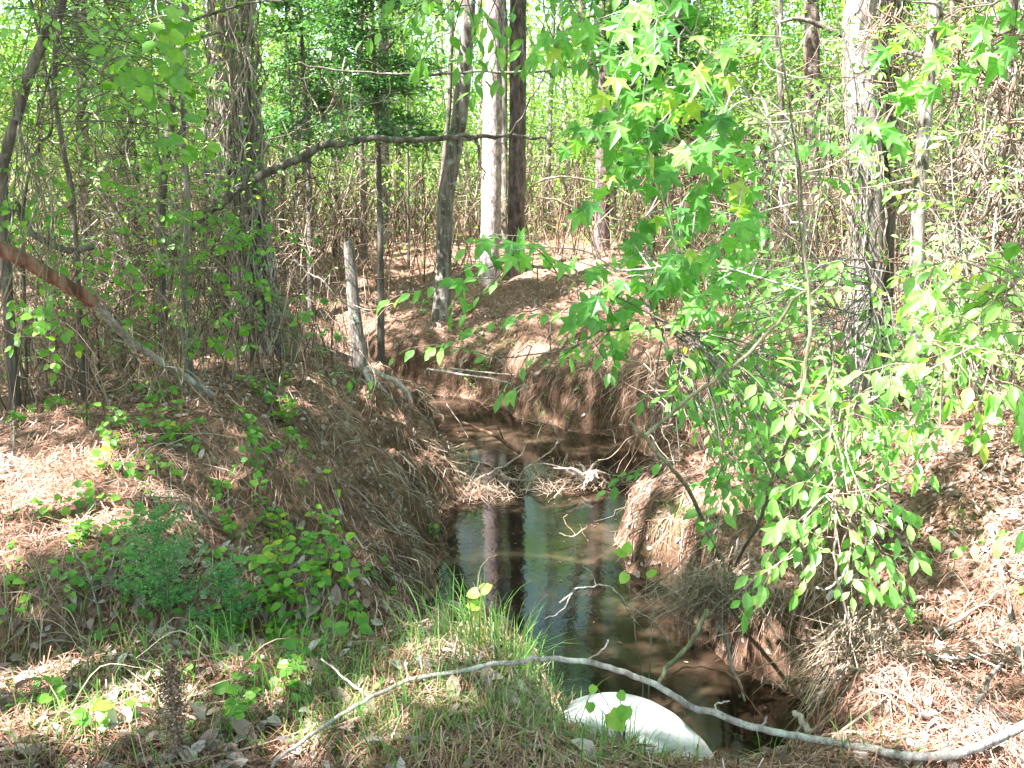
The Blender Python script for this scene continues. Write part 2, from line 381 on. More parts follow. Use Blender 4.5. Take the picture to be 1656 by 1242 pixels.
# water
def water_mat():
    m, nt, o = mat('creek water'); v = coords(nt)
    col = ramp(nt, [(.42, (.012, .008, .005)), (.58, (.045, .029, .019)), (.72, (.16, .11, .075))], noise(nt, .9, v, 4, .5, 1.2))
    p = nd(nt, 'ShaderNodeBsdfPrincipled', Roughness=.03, IOR=1.33); nt.links.new(col, p.inputs['Base Color'])
    bump(nt, noise(nt, 7., v, 4), .07, .02, p.inputs['Normal']); nt.links.new(p.outputs[0], o.inputs[0]); return m
wx = np.linspace(-6, 4, 60); wy = np.linspace(3.0, 17., 80); X, Y = np.meshgrid(wx, wy)
ny, nx = X.shape; i = np.arange(ny-1)[:, None]*nx; j = np.arange(nx-1)[None]
g = Geo(); g.add(np.stack([X, Y, X*0+WL], -1).reshape(-1, 3), np.stack([i+j, i+j+1, i+nx+j+1, i+nx+j], -1).reshape(-1, 4), .5)
tag(g.build('creek_water', water_mat()), 'dark still muddy creek water between the banks', 'water', kind='structure')
# ------------------------------------------------------------------ litter
def polar(n, r0, r1, half, bias=0.):
    r = np.exp(R.uniform(math.log(r0), math.log(r1), n)); a = R.uniform(-half, half, n)+bias
    return r*np.sin(a), r*np.cos(a)
def slope(x, y, e=.04):
    return (H(x+e, y)-H(x-e, y))/(2*e), (H(x, y+e)-H(x, y-e))/(2*e)
def needles(n, r0, r1, half, L, w, lift=.025):
    x, y = polar(n, r0, r1, half); z = H(x, y); ok = z > WL-.02; x, y, z = x[ok], y[ok], z[ok]; n = len(x)
    sx, sy = slope(x, y); sm = np.hypot(sx, sy)
    a = R.uniform(0, 2*pi, n); hang = R.uniform(0, 1, n) < np.clip(sm*.45-.2, 0, .6)
    a = np.where(hang, np.arctan2(-sy, -sx)+R.normal(0, .8, n), a)
    r = np.hypot(x, y); l = R.uniform(.5, 1.2, n)*L*(1+r*.03)/np.sqrt(1+sm*sm)
    bend = R.normal(0, .18, n)
    mx, my = x+np.cos(a)*l*.5, y+np.sin(a)*l*.5
    bx, by = mx+np.cos(a+bend)*l*.5, my+np.sin(a+bend)*l*.5
    lf = np.abs(R.normal(0, lift, (3, n)))+.004
    A = np.stack([x, y, z+lf[0]], -1); M = np.stack([mx, my, np.maximum(H(mx, my), WL)+lf[1]+.01], -1); B = np.stack([bx, by, np.maximum(H(bx, by), WL)+lf[2]], -1)
    B[:, 2] = np.where(hang, np.maximum(B[:, 2], A[:, 2]-l*1.3*np.clip(sm, 0, 2)), B[:, 2])
    t = np.clip(R.normal(.45, .2, n)+(vn(x*1.3, y*1.3, 2)-.5)*.4+(vn(x*5, y*5, 7)-.5)*.35, 0, 1)
    return A, M, B, w*(1+r*.16)*R.uniform(.7, 1.3, n), t
g = Geo()
for a in [(125000, 1.8, 30., .75, .10, .0020), (26000, 2.2, 16., .75, .17, .0024)]: g.ribbons(*needles(*a))
tag(g.build('pine_straw', M_needle), 'rust brown pine straw strewn over the banks and forest floor', 'pine straw', kind='stuff')

g = Geo(); x, y = polar(75000, 1.8, 34, .8)
pt = vn(x*.9, y*.9, 14)*.7+vn(x*3, y*3, 15)*.3; ok = (pt > R.uniform(.25, .75, len(x))); x, y = x[ok], y[ok]; z = H(x, y); ok = z > WL; x, y, z = x[ok], y[ok], z[ok]; n = len(x)
sx, sy = slope(x, y); nm = np.stack([-sx, -sy, sx*0+1], -1)+R.normal(0, .35, (n, 3)); ax = np.cross(nm, rdirs(n))
g.leaves(L_dead, np.stack([x, y, z+R.uniform(.008, .035, n)], -1), ax, nm, (R.uniform(.018, .062, n)+(R.uniform(0, 1, n) > .93)*.035)*(1+np.hypot(x, y)*.02), np.clip(R.normal(.5, .25, n), 0, 1))
# a few leaves afloat on the creek
for c, r_, k in [((-.2, 9.2), .9, 60), ((.5, 7.2), .7, 50), ((-1.0, 12.5), .8, 40), ((.9, 9.0), .7, 50)]:
    P = np.c_[R.normal(c[0], r_*.6, k), R.normal(c[1], r_, k), np.full(k, WL+.006)]; P = P[H(P[:, 0], P[:, 1]) < WL]
    g.leaves(L_dead, P, np.c_[R.normal(0, 1, (len(P), 2)), np.zeros(len(P))], np.array([[0, 0, 1.]])+np.zeros((len(P), 3)), R.uniform(.012, .035, len(P)), R.uniform(.0, .45, len(P)))
tag(g.build('leaf_litter', M_dead), 'pale curled dead leaves scattered through the pine straw', 'leaf litter', kind='stuff')

g = Geo(); x, y = polar(1500, 2.2, 26, .7)
for X0, Y0 in zip(x, y):
    z0 = h1(X0, Y0)
    if z0 < WL: continue
    a = R.uniform(0, 2*pi); l = R.uniform(.15, .6); b = a+R.normal(0, .3)
    q = [(X0, Y0), (X0+math.cos(a)*l*.5, Y0+math.sin(a)*l*.5), (X0+math.cos(a)*l*.5+math.cos(b)*l*.5, Y0+math.sin(a)*l*.5+math.sin(b)*l*.5)]
    g.tube(smooth_path([(p[0], p[1], max(h1(*p), WL)+R.uniform(.01, .05)) for p in q], 3), [R.uniform(.002, .006), .0015], 4, R.uniform(.3, 1))
tag(g.build('fallen_twigs', M_brush), 'thin dry twigs lying about on the forest floor', 'twigs', kind='stuff')

# rootlets hanging down the cut banks
g = Geo(); n = 0
x = R.uniform(-3, 4.5, 34000); y = R.uniform(4.2, 14.4, 34000); d = wdist(x, y); z = H(x, y); ok = (d > .12) & (d < .5) & (z > WL+.25); x, y, z = x[ok][:4200], y[ok][:4200], z[ok][:4200]
sx, sy = slope(x, y, .1); sm = np.hypot(sx, sy)+1e-6
for X0, Y0, Z0, a, b in zip(x, y, z, -sx/sm, -sy/sm):
    l = R.uniform(.12, .5); o_ = R.uniform(.02, .16); q = R.normal(0, .05, 4)
    g.tube(smooth_path([(X0, Y0, Z0), (X0+a*o_, Y0+b*o_, Z0-l*.25), (X0+a*o_*1.2+q[0], Y0+b*o_*1.2+q[1], Z0-l*.65), (X0+a*o_*1.4+q[2], Y0+b*o_*1.4+q[3], max(Z0-l, WL+.01))], 2), [R.uniform(.002, .007), .001], 3, R.uniform(.1, 1), caps=False)
tag(g.build('hanging_rootlets', M_brush), 'fine brown rootlets hanging from the undercut creek banks', 'roots', kind='stuff')

# ------------------------------------------------------------------ trees
def limbs(gw, gl, path, rads, zlo, zhi, n, reach, per, size, rise=.35, crad=.5, tw=2):
    """limbs off a trunk with leaf clumps at their ends"""
    ok = np.where((path[:, 2] >= zlo) & (path[:, 2] <= zhi))[0]
    if not len(ok): return
    cs = []
    for k in range(n):
        i = ok[int((k+.5)/n*len(ok))]; p = path[i]; a = R.uniform(0, 2*pi); f = 1-.5*(p[2]-zlo)/(zhi-zlo+.1)
        L = reach*R.uniform(.6, 1.15)*f; e = p+[math.cos(a)*L, math.sin(a)*L, L*rise*R.uniform(.3, 1.5)]
        m_ = (p+e)/2+[R.normal(0, .08*L), R.normal(0, .08*L), L*.1]
        q = smooth_path([p, m_, e], 4); r0 = rads[i]*.45
        gw.tube(q, [r0, r0*.2], 5, R.uniform(.2, .8), caps=False)
        cs += [e, q[6]+R.normal(0, .15*L, 3)]
        for t in range(tw):
            s_ = q[R.integers(3, 8)]; ee = s_+R.normal(0, .38*L, 3)*[1, 1, .6]; gw.tube(np.array([s_, (s_+ee)/2+R.normal(0, .04*L, 3), ee]), [r0*.3, r0*.1], 3, .5, caps=False); cs.append(ee)
    leafcloud(gl, np.array(cs), crad, per, size)
def trunk_world(pix, D, Htop, sway=.15, sink=.12):
    P = [at(px, py, D) for px, py in pix]; b = P[0].copy(); b[2] = h1(b[0], b[1])-sink; P[0] = b
    v = P[-1]-P[-2]; v = v/max(v[2], .3); z = P[-1][2]
    while z < Htop:
        z = min(z+2., Htop+.01); P.append(P[-1]*[1, 1, 0]+[v[0]*.9+R.normal(0, sway), R.normal(0, sway), z]); 
    return smooth_path(P, 6)
def tree(label, pix, D, r0, r1, Htop, bk, crown=None, group=None, name='forest_tree', cat='tree', sides=14, rough=.06, lmat=None, flare=1.35, extra=None, low=None):
    P = trunk_world(pix, D, Htop); b = P[0].copy(); b[2] += .12
    t = thing(name, b, label, cat, group)
    s_ = np.linspace(0, 1, len(P)); zf = (P[:, 2]-P[0, 2])
    rad = r1+(r0-r1)*(1-np.clip(zf/Htop, 0, 1)); rad = rad*(1+(flare-1)*np.exp(-zf/.25))
    g = Geo()
    Pd = P; 
    if sides >= 10:                     # finer rings low down where they are seen
        Pd = []; 
        for k in range(len(P)-1):
            m_ = 5 if P[k][2] < 6 else 1
            for q in range(m_): Pd.append(P[k]+(P[k+1]-P[k])*q/m_)
        Pd.append(P[-1]); Pd = np.array(Pd)
    rd = np.interp(Pd[:, 2], P[:, 2], rad) if np.all(np.diff(P[:, 2]) > 0) else np.interp(np.linspace(0, 1, len(Pd)), s_, rad)
    g.tube(Pd, rd, sides, .5, rough); g.build('trunk', bk, t, b)
    gw, gl = Geo(), Geo()
    if crown:
        zlo, n, reach, per, size = crown
        limbs(gw, gl, P, rad, zlo, Htop, n, reach, per, size)
    if low:
        zlo, zhi, n, reach, per, size = low
        limbs(gw, gl, P, rad, zlo, zhi, n, reach, per, size, .15, .28, 3)
    if gw.n: gw.build('branches', bk, t, b)
    if gl.n: gl.build('crown', lmat or M_can, t, b, smooth=False)
    if extra: extra(t, b, P, rad)
    return t

def vines(t, b, P, rad, n=40, zlo=-.1, zhi=6., k=1.25, wr=.008, name='vine_cover', loose=.06):
    """dead vines climbing a trunk"""
    g = Geo()
    for q in range(n):
        z0 = R.uniform(zlo, zhi*.6) if R.uniform() < .6 else zlo; z1 = min(z0+R.uniform(.6, 3.), zhi); m_ = int(6+(z1-z0)*5)
        zz = np.linspace(z0, z1, m_); th = R.uniform(0, 2*pi)+np.cumsum(R.normal(0, .22, m_))
        cx = np.interp(zz, P[:, 2], P[:, 0]); cy = np.interp(zz, P[:, 2], P[:, 1]); rr = np.interp(zz, P[:, 2], rad)*1.02*R.uniform(1., k)+np.abs(R.normal(0, loose, m_))
        g.tube(smooth_path(np.c_[cx+np.cos(th)*rr, cy+np.sin(th)*rr, zz], 2), [wr*R.uniform(.4, 1.6), wr*.4], 4, R.uniform(.1, 1), caps=False)
    g.build(name, M_vine, t, b)

# ---- the trunks one can name
CR = (6.5, 11, 3.4, 34, .17)
tree('thick trunk wrapped in dead vines left of the creek, its foot lit on one side', [(425,580),(412,450),(398,330),(386,150),(382,0)], 9.5, .105, .085, 12, B_grey, CR, name='vine_covered_tree',
     extra=lambda t, b, P, r: vines(t, b, P, r, 260, -.1, 5.5, 1.35, .008, loose=.05))
tree('second vine covered trunk just behind the thick one left of the creek', [(368,560),(366,400),(366,250),(362,100),(358,0)], 11.3, .09, .08, 12, B_dark, CR, name='vine_covered_tree',
     extra=lambda t, b, P, r: vines(t, b, P, r, 170, -.1, 5.5, 1.4, .008, loose=.06))
tree('dark slender trunk with a kink, in front and left of the vine wrapped trunk', [(258,520),(260,400),(263,300),(276,200),(282,100),(299,0)], 8.3, .036, .022, 9, B_dark, (4.2, 8, 1.6, 34, .11), name='young_tree', sides=10, low=(2.6, 5, 5, .9, 30, .06), lmat=M_bg)
tree('crooked leaning trunk at the left edge of the photo', [(8,500),(4,330),(12,240),(30,180),(50,115),(84,30),(105,-40)], 7.2, .038, .028, 8, B_dark, (3.8, 9, 1.8, 36, .11), name='leaning_tree', sides=10, lmat=M_bg)
tree('thin dark forked stem right of the leaning left edge trunk', [(120,470),(120,350),(104,250),(88,150),(92,60),(98,0)], 7.6, .022, .014, 7, B_dark, (3.6, 7, 1.2, 30, .10), name='young_tree', sides=8, lmat=M_bg)
tree('thin dark stem slanting right from the left edge of the thicket', [(28,480),(38,350),(60,240),(82,160)], 7.8, .013, .009, 5, B_dark, (3.0, 4, .8, 24, .07), name='young_tree', sides=7, lmat=M_bg)
tree('pale grey far trunk between the two dark stems on the left', [(205,470),(198,340),(196,220),(200,100),(204,0)], 18., .11, .09, 13, B_pale, CR, sides=12)
tree('dark thick far trunk touching the pale grey one on the left', [(222,450),(214,350),(210,260),(190,150),(180,0)], 17., .13, .10, 12, B_dark, CR, sides=12)
tree('slim sapling with a lichened green foot beside the long fallen log', [(312,612),(304,560),(300,450),(303,330),(296,200),(300,80)], 7.7, .026, .014, 6.5, B_grey, (3.4, 7, 1.1, 34, .08), name='young_tree', sides=9, lmat=M_bg, low=(1.2, 3.2, 6, .6, 22, .05), flare=1.6)
tree('tall pale sunlit pine trunk in the centre, the brightest one', [(790,440),(794,330),(796,220),(797,100),(800,0)], 17., .158, .13, 15, B_pale, (8, 11, 3, 34, .17), name='pine_tree', sides=18, rough=.03)
tree('dark shaded pine trunk immediately right of the bright pale pine', [(834,450),(835,330),(837,220),(838,100),(838,0)], 17.3, .14, .12, 15, B_pine, (8, 11, 3, 34, .17), name='pine_tree', sides=18, rough=.05)
tree('thin grey trunk seen between the bright pine and the dark pine', [(816,420),(816,300),(816,150),(814,0)], 21., .06, .05, 12, B_grey, (8, 7, 2, 30, .17), sides=10)
tree('grey leaning trunk with a pale foot left of the bright pine', [(712,430),(720,340),(728,280),(744,185),(752,90),(757,0)], 15.5, .125, .085, 12, B_grey, CR, sides=14)
tree('thin black stem left of the grey leaning trunk', [(708,420),(712,330),(718,260),(726,180),(728,120),(730,0)], 18, .045, .03, 8, B_dark, (5, 7, 1.6, 30, .12), name='young_tree', sides=8, lmat=M_bg)
tree('straight dark thin trunk in the hollow left of centre', [(589,408),(588,330),(584,240),(582,120),(584,0)], 18.5, .055, .04, 9, B_dark, (4.8, 10, 2.0, 34, .11), name='young_tree', sides=9)
tree('very thin dark pole right of the straight dark trunk', [(660,405),(660,330),(659,230),(655,100)], 18, .022, .016, 6, B_dark, (3.2, 8, 1.2, 30, .09), name='young_tree', sides=7, lmat=M_bg)
tree('dark reddish trunk at the right end of the far bank behind the star leaves', [(972,430),(974,330),(976,200),(980,100),(982,0)], 19., .135, .11, 14, B_pine, CR, sides=12)
tree('slim trunk high behind the star leaves, leaning left', [(990,420),(985,250),(955,90),(938,0)], 23., .10, .08, 13, B_grey, CR, sides=10)
tree('big grey tree right of the creek with a sunlit flaking trunk', [(1394,625),(1396,500),(1402,400),(1402,300),(1396,180),(1392,80),(1396,0)], 9., .128, .118, 13, B_flake, CR, name='big_forest_tree', sides=22, rough=.10, flare=1.12,
     extra=lambda t, b, P, r: vines(t, b, P, r, 50, -.1, 5.5, 1.12, .006, loose=.015))
tree('dark trunk pressed against the right side of the big sunlit tree', [(1425,600),(1428,400),(1432,250),(1433,100),(1438,0)], 9.35, .10, .09, 12, B_dark, CR, sides=14,
     extra=lambda t, b, P, r: vines(t, b, P, r, 90, 1.5, 5.5, 1.4, .007, loose=.07))
tree('slim blotched trunk standing on the right bank, right of the big tree', [(1490,745),(1487,620),(1482,500),(1484,380),(1492,250),(1502,120),(1512,0)], 7.6, .052, .04, 9, B_grey, (4.6, 8, 1.8, 34, .12), name='young_tree', sides=12, rough=.06, low=(2.4, 5, 5, .9, 26, .06), lmat=M_bg)
tree('reddish mid distance trunk left of the big sunlit tree', [(1306,440),(1310,330),(1314,200),(1312,80),(1312,0)], 14., .115, .09, 12, B_pine, CR, sides=12)
tree('dark vine hung trunk near the right edge of the photo', [(1600,500),(1610,330),(1618,200),(1620,80),(1622,0)], 12., .17, .14, 12, B_dark, CR, sides=14, extra=lambda t, b, P, r: vines(t, b, P, r, 90, 0, 6, 1.5, .009, loose=.09))
tree('pair stem of the reddish trunk, thin and grey', [(1276,470),(1272,330),(1266,200),(1258,60),(1262,0)], 12., .035, .025, 8, B_grey, (4.8, 7, 1.4, 30, .1), name='young_tree', sides=8, lmat=M_bg)
tree('slim sapling right of the blotched trunk in the bright leaves', [(1560,480),(1556,330),(1548,180),(1540,0)], 13., .04, .03, 8, B_grey, (4.8, 7, 1.4, 30, .1), name='young_tree', sides=8, lmat=M_bg)
for lab, x0, D, lean in [('thin far stem left of the hollow', 455, 20, 6), ('thin far stem at the left rim of the hollow', 498, 24, -10), ('thin pale far stem behind the broken snag', 540, 26, 4), ('thin far stem right of the hollow', 632, 25, -8),
                         ('slim far trunk right of the dark pine', 882, 26, 10), ('slim far trunk in the gap right of the dark pine', 925, 30, -14), ('far stem behind the star leaves at mid height', 1080, 21, 12),
                         ('far trunk left of the reddish trunk', 1165, 24, -8), ('far trunk half hidden by star leaves', 1215, 18, 5), ('pale far stem at the right thicket', 1535, 19, -6), ('far stem behind the left vine covered trunks', 330, 19, 8),
                         ('far pale stem near the left edge thicket', 140, 15, -8), ('pale far stem left of the dark thick trunk', 172, 22, 5), ('far grey stem near the left border', 60, 20, 9)]:
    r = R.uniform(.035, .085); tree(lab, [(x0, 440), (x0+lean*.4, 300), (x0+lean, 120), (x0+lean*1.3, 0)], D, r, r*.7, R.uniform(8, 12), [B_grey, B_pale, B_dark, B_pine][R.integers(4)], (5, 8, 2., 34, .14), sides=9, name='far_tree', low=(1.8, 5, 5, 1.2, 26, .09), lmat=M_bg)

# ---- canopy trees all round (those behind and beside the camera throw the dappled shade)
taken = []
def far_ok(x, y, dmin):
    if any((x-a)**2+(y-b)**2 < dmin**2 for a, b in taken): return False
    if abs(x) < .62*y+1.2 and 0 < y < 19: return False            # keep the view as open as it is
    if abs(x) < 1.6 and abs(y) < 2: return False
    taken.append((x, y)); return True
k = 0
for _ in range(4000):
    x, y = R.uniform(-24, 20), R.uniform(-16, 42)
    if k >= 84: break
    if not far_ok(x, y, 3.7): continue
    k += 1; r = R.uniform(.08, .17); z = h1(x, y); behind = y < 14
    HT = R.uniform(10, 15)
    P = smooth_path([(x, y, z-.15), (x+R.normal(0, .2), y+R.normal(0, .2), 4), (x+R.normal(0, .5), y+R.normal(0, .5), 9), (x+R.normal(0, .6), y+R.normal(0, .6), HT)], 5)
    t = thing('canopy_tree', (x, y, z), 'tall leafy forest tree of the wood all around', 'tree', 'trees of the surrounding wood'); b = (x, y, z)
    rd = np.linspace(r, r*.45, len(P)); bk = [B_grey, B_pale, B_pine, B_dark][R.integers(4)]
    g = Geo(); g.tube(P, rd, 10, .5, .05); g.build('trunk', bk, t, b)
    gw, gl = Geo(), Geo(); limbs(gw, gl, P, rd, 4.5 if behind else 5.5, HT, 16, 3.6, 52 if behind else 26, .19)
    if y > 16: limbs(gw, gl, P, rd, 1.6, 5.5, 6, 1.8, 30, .11, .15, .35)
    gw.build('branches', bk, t, b); gl.build('crown', M_can, t, b, smooth=False)
# crowns that lean in over the creek from both sides (trunks stand outside the view)
for x, y, tx, ty, HT in [(-9.5, 5, -4.2, 5.6, 10), (-8.2, 2.0, -3.4, 3.0, 9.5), (-7.5, -1.5, -3.0, .5, 10), (-11.5, 9, -6, 9, 11), (7.0, 6, 3.2, 7.2, 10), (9, 10.5, 4.6, 10.4, 11), (5.5, 2.5, 2.0, 4.4, 9), (-4, -4, -1.6, -.4, 10), (-10.5, 12, -6.5, 12.4, 11), (-12, 15, -8, 15, 12),(-5.0,-1.2,-4.6,1.2,9)]:
    z = h1(x, y); P = smooth_path([(x, y, z-.15), (x+(tx-x)*.1, y+(ty-y)*.1, 3), (x+(tx-x)*.5, y+(ty-y)*.5, 6.4), (tx, ty, HT)], 6)
    t = thing('canopy_tree', (x, y, z), 'tall forest tree leaning in over the creek from beside the view', 'tree', 'leaning trees beside the creek'); b = (x, y, z); rd = np.linspace(.13, .05, len(P))
    g = Geo(); g.tube(P, rd, 10, .5, .05); g.build('trunk', B_grey, t, b); gw, gl = Geo(), Geo(); limbs(gw, gl, P, rd, 4.8, HT, 22, 3.2, 75, .17); gw.build('branches', B_grey, t, b); gl.build('crown', M_can, t, b, smooth=False)

# ---- understory saplings
n = 0
for _ in range(3000):
    if n >= 190: break
    y = R.uniform(13.5, 38); x = R.uniform(-.62, .62)*(y+2)
    if abs(x/(y)) > .6: continue
    if wdist(np.array([x]), np.array([y]))[0] < 1.2 or (y < 17 and -4 < x < 3.5): continue
    u = 828+x/y*1650
    if 690 < u < 860 and y < 24 : continue
    n += 1; z = h1(x, y); HT = R.uniform(3.0, 6.5); s_ = R.uniform(.012, .032)
    P = wob(smooth_path([(x, y, z-.1), (x+R.normal(0, .15), y, z+HT*.35), (x+R.normal(0, .35), y, z+HT*.7), (x+R.normal(0, .6), y+R.normal(0, .3), z+HT)], 4), .02)
    t = thing('understory_sapling', (x, y, z), 'slender leafy sapling in the understory beyond the creek', 'sapling', 'understory saplings beyond the creek'); b = (x, y, z); rd = np.linspace(s_, s_*.3, len(P))
    g = Geo(); g.tube(P, rd, 6, R.uniform(.2, .8), .05); g.build('stem', [B_grey, B_dark, B_twig, B_vine][R.integers(4)], t, b)
    gw, gl = Geo(), Geo(); limbs(gw, gl, P, rd, z+R.uniform(.7, 2.0), z+HT, 12, 1.15, 30, .078, .3, .24, 2)
    gw.build('branches', B_dark, t, b); gl.build('leaves', M_bg, t, b, smooth=False)

# ---- dry brush: the brown see-through thicket below the leaves
def brush(g, cx, cy, n, sx, sy, hgt, wr=.006):
    for q in range(n):
        x, y = R.normal(cx, sx), R.normal(cy, sy)
        if wdist(np.array([x]), np.array([y]))[0] < .3: continue
        z = h1(x, y); l = hgt*R.uniform(.4, 1.3); dx, dy = R.normal(0, .22*l, 2); e = R.normal(0, .12*l, 2)
        P = smooth_path([(x, y, z-.03), (x+dx*.3+e[0], y+dy*.3, z+l*.45), (x+dx, y+dy+e[1], z+l*.85), (x+dx*1.6, y+dy*1.4, z+l*R.uniform(.75, 1.05))], 3)
        g.tube(P, [wr*R.uniform(.5, 1.5), wr*.3], 3, R.uniform(0, 1), caps=False)
        for _t in range(2):
            s_ = P[R.integers(3, 9)]; ee = s_+R.normal(0, .16*l, 3); g.tube(np.array([s_, (s_+ee)/2+R.normal(0, .03, 3), ee]), [wr*.4, wr*.2], 3, R.uniform(0, 1), caps=False)
g = Geo()
for _ in range(330):
    y = R.uniform(14, 34); x = R.uniform(-.6, .6)*y
    if (y < 17 and -4.5 < x < 2.5): continue
    brush(g, x, y, 14, .5, .4, R.uniform(.7, 3.0), .004+y*.0004)
for px, D, hh in [(60, 10, 1.8), (150, 11, 1.8), (250, 10.5, 1.6), (340, 10.2, 1.4), (40, 8, 1.2), (120, 8.5, 1.3), (1250, 11.5, 1.9), (1330, 11.5, 2.2), (1450, 10.5, 1.9), (1540, 10, 2.), (1620, 10, 2.2), (1210, 12.5, 1.8), (1560, 8.6, 1.6), (1120,14,1.6), (470, 12, 1.0), (430, 11, 1.), (500,13,1.), (30, 7.2, .8), (150, 7.6, .8), (240, 8.2, .9), (350, 8.6, .9), (470, 9.4, .7), (530, 10, .6), (400, 8.2, .6), (90, 6.6, .6)]:
    p = at(px, 500, D); brush(g, p[0], p[1], 46 if hh > .95 else 20, .5, .35, hh, .006)
tag(g.build('dry_brush', M_brush), 'tangle of dry brown stems filling the understory', 'brush', kind='stuff')
# low green leaves among it
g = Geo(); Cc = []
for _ in range(650):
    y = R.uniform(13.5, 36); x = R.uniform(-.6, .6)*y
    if (y < 17.5 and -4.5 < x < 3.0) or wdist(np.array([x]), np.array([y]))[0] < .3: continue
    Cc.append((x, y, h1(x, y)+abs(R.normal(0, .75))+.1))
leafcloud(g, np.array(Cc), .33, 26, .085, L_far, .7)
Cc = []
for px, D in [(60, 9.5), (130, 10.5), (220, 9.8), (300, 10.4), (1230, 11), (1300, 12), (1360, 11), (1450, 9.6), (1530, 9.4), (1600, 9.6), (1640, 8.2), (1150, 12.5), (1100,13.5),(200,8.4),(90,8.4)]:
    for _ in range(12): p = at(px+R.normal(0, 30), 500, D+R.normal(0, .4)); Cc.append((p[0], p[1], h1(p[0], p[1])+abs(R.normal(0, .7))+.1))
leafcloud(g, np.array(Cc), .2, 20, .05, L_ov, .7)
tag(g.build('undergrowth', M_bg, smooth=False), 'low green undergrowth scattered among the dry stems', 'undergrowth', kind='stuff')
# the wood far off
g = Geo(); gw = Geo(); Cc = []
for _ in range(2300):
    y = R.uniform(38, 80); x = R.uniform(-.75, .75)*y; Cc.append((x, y, abs(R.normal(0, 1))*8*R.uniform(.2, 1)+.3))
leafcloud(g, np.array(Cc), 1.5, 46, .32, L_far, .6)
tag(g.build('distant_woodland', M_bg, smooth=False), 'bright green distant woodland closing the view behind the trunks', 'woodland', kind='stuff')
for _ in range(130):
    y = R.uniform(36, 62); x = R.uniform(-.7, .7)*y; z = h1(x, y); r = R.uniform(.06, .16)
    gw.tube(smooth_path([(x, y, z-.1), (x+R.normal(0, .3), y, 6), (x+R.normal(0, .8), y, 15)], 3), [r, r*.5], 6, R.uniform(.3, .9), caps=False)
tag(gw.build('distant_trunks', M_brush), 'mass of grey brown trunks far off in the woodland', 'woodland', kind='stuff')
# ------------------------------------------------------------------ near foliage
def spray(gw, gl, path, tp, size, step, r=.003, droop=.35, face=.35, petiole=.02, tint=.5, tsd=.2, tip=True):
    """leaves in turn left and right along a twig"""
    path = np.asarray(path, float); gw.tube(path, [r, r*.35], 4, R.uniform(.3, .9), caps=False)
    L = np.r_[0, np.cumsum(np.linalg.norm(np.diff(path, axis=0), axis=1))]; s_ = np.arange(step*R.uniform(.3, 1.), L[-1], step); 
    if tip: s_ = np.r_[s_, L[-1]]
    n = len(s_)
    if not n: return
    P = np.stack([np.interp(s_, L, path[:, k]) for k in range(3)], -1); e = np.stack([np.interp(np.minimum(s_+.01, L[-1]), L, path[:, k]) for k in range(3)], -1)-np.stack([np.interp(np.maximum(s_-.02, 0), L, path[:, k]) for k in range(3)], -1)
    e /= np.linalg.norm(e, axis=1)[:, None]+1e-9
    sd = np.cross(e, [0, 0, 1.]); sd /= np.linalg.norm(sd, axis=1)[:, None]+1e-9
    sg = np.where(np.arange(n) % 2 == 0, 1, -1)[:, None]
    if tip: sg[-1] = 0
    ax = e*R.uniform(.3, .8, (n, 1))+sd*sg*R.uniform(.6, 1.1, (n, 1))-np.array([0, 0, 1.])*droop*R.uniform(.3, 1.8, (n, 1))+R.normal(0, .2, (n, 3))
    ax /= np.linalg.norm(ax, axis=1)[:, None]
    nm = np.array([0, -face, 1.])+R.normal(0, .36, (n, 3))
    B = P+ax*petiole
    for a, b in zip(P, B): gw.tube(np.array([a, b]), r*.35, 3, .5, caps=False)
    gl.leaves(tp, B, ax, nm, size*R.uniform(.65, 1.2, n), np.clip(R.normal(tint, tsd, n), 0, 1))
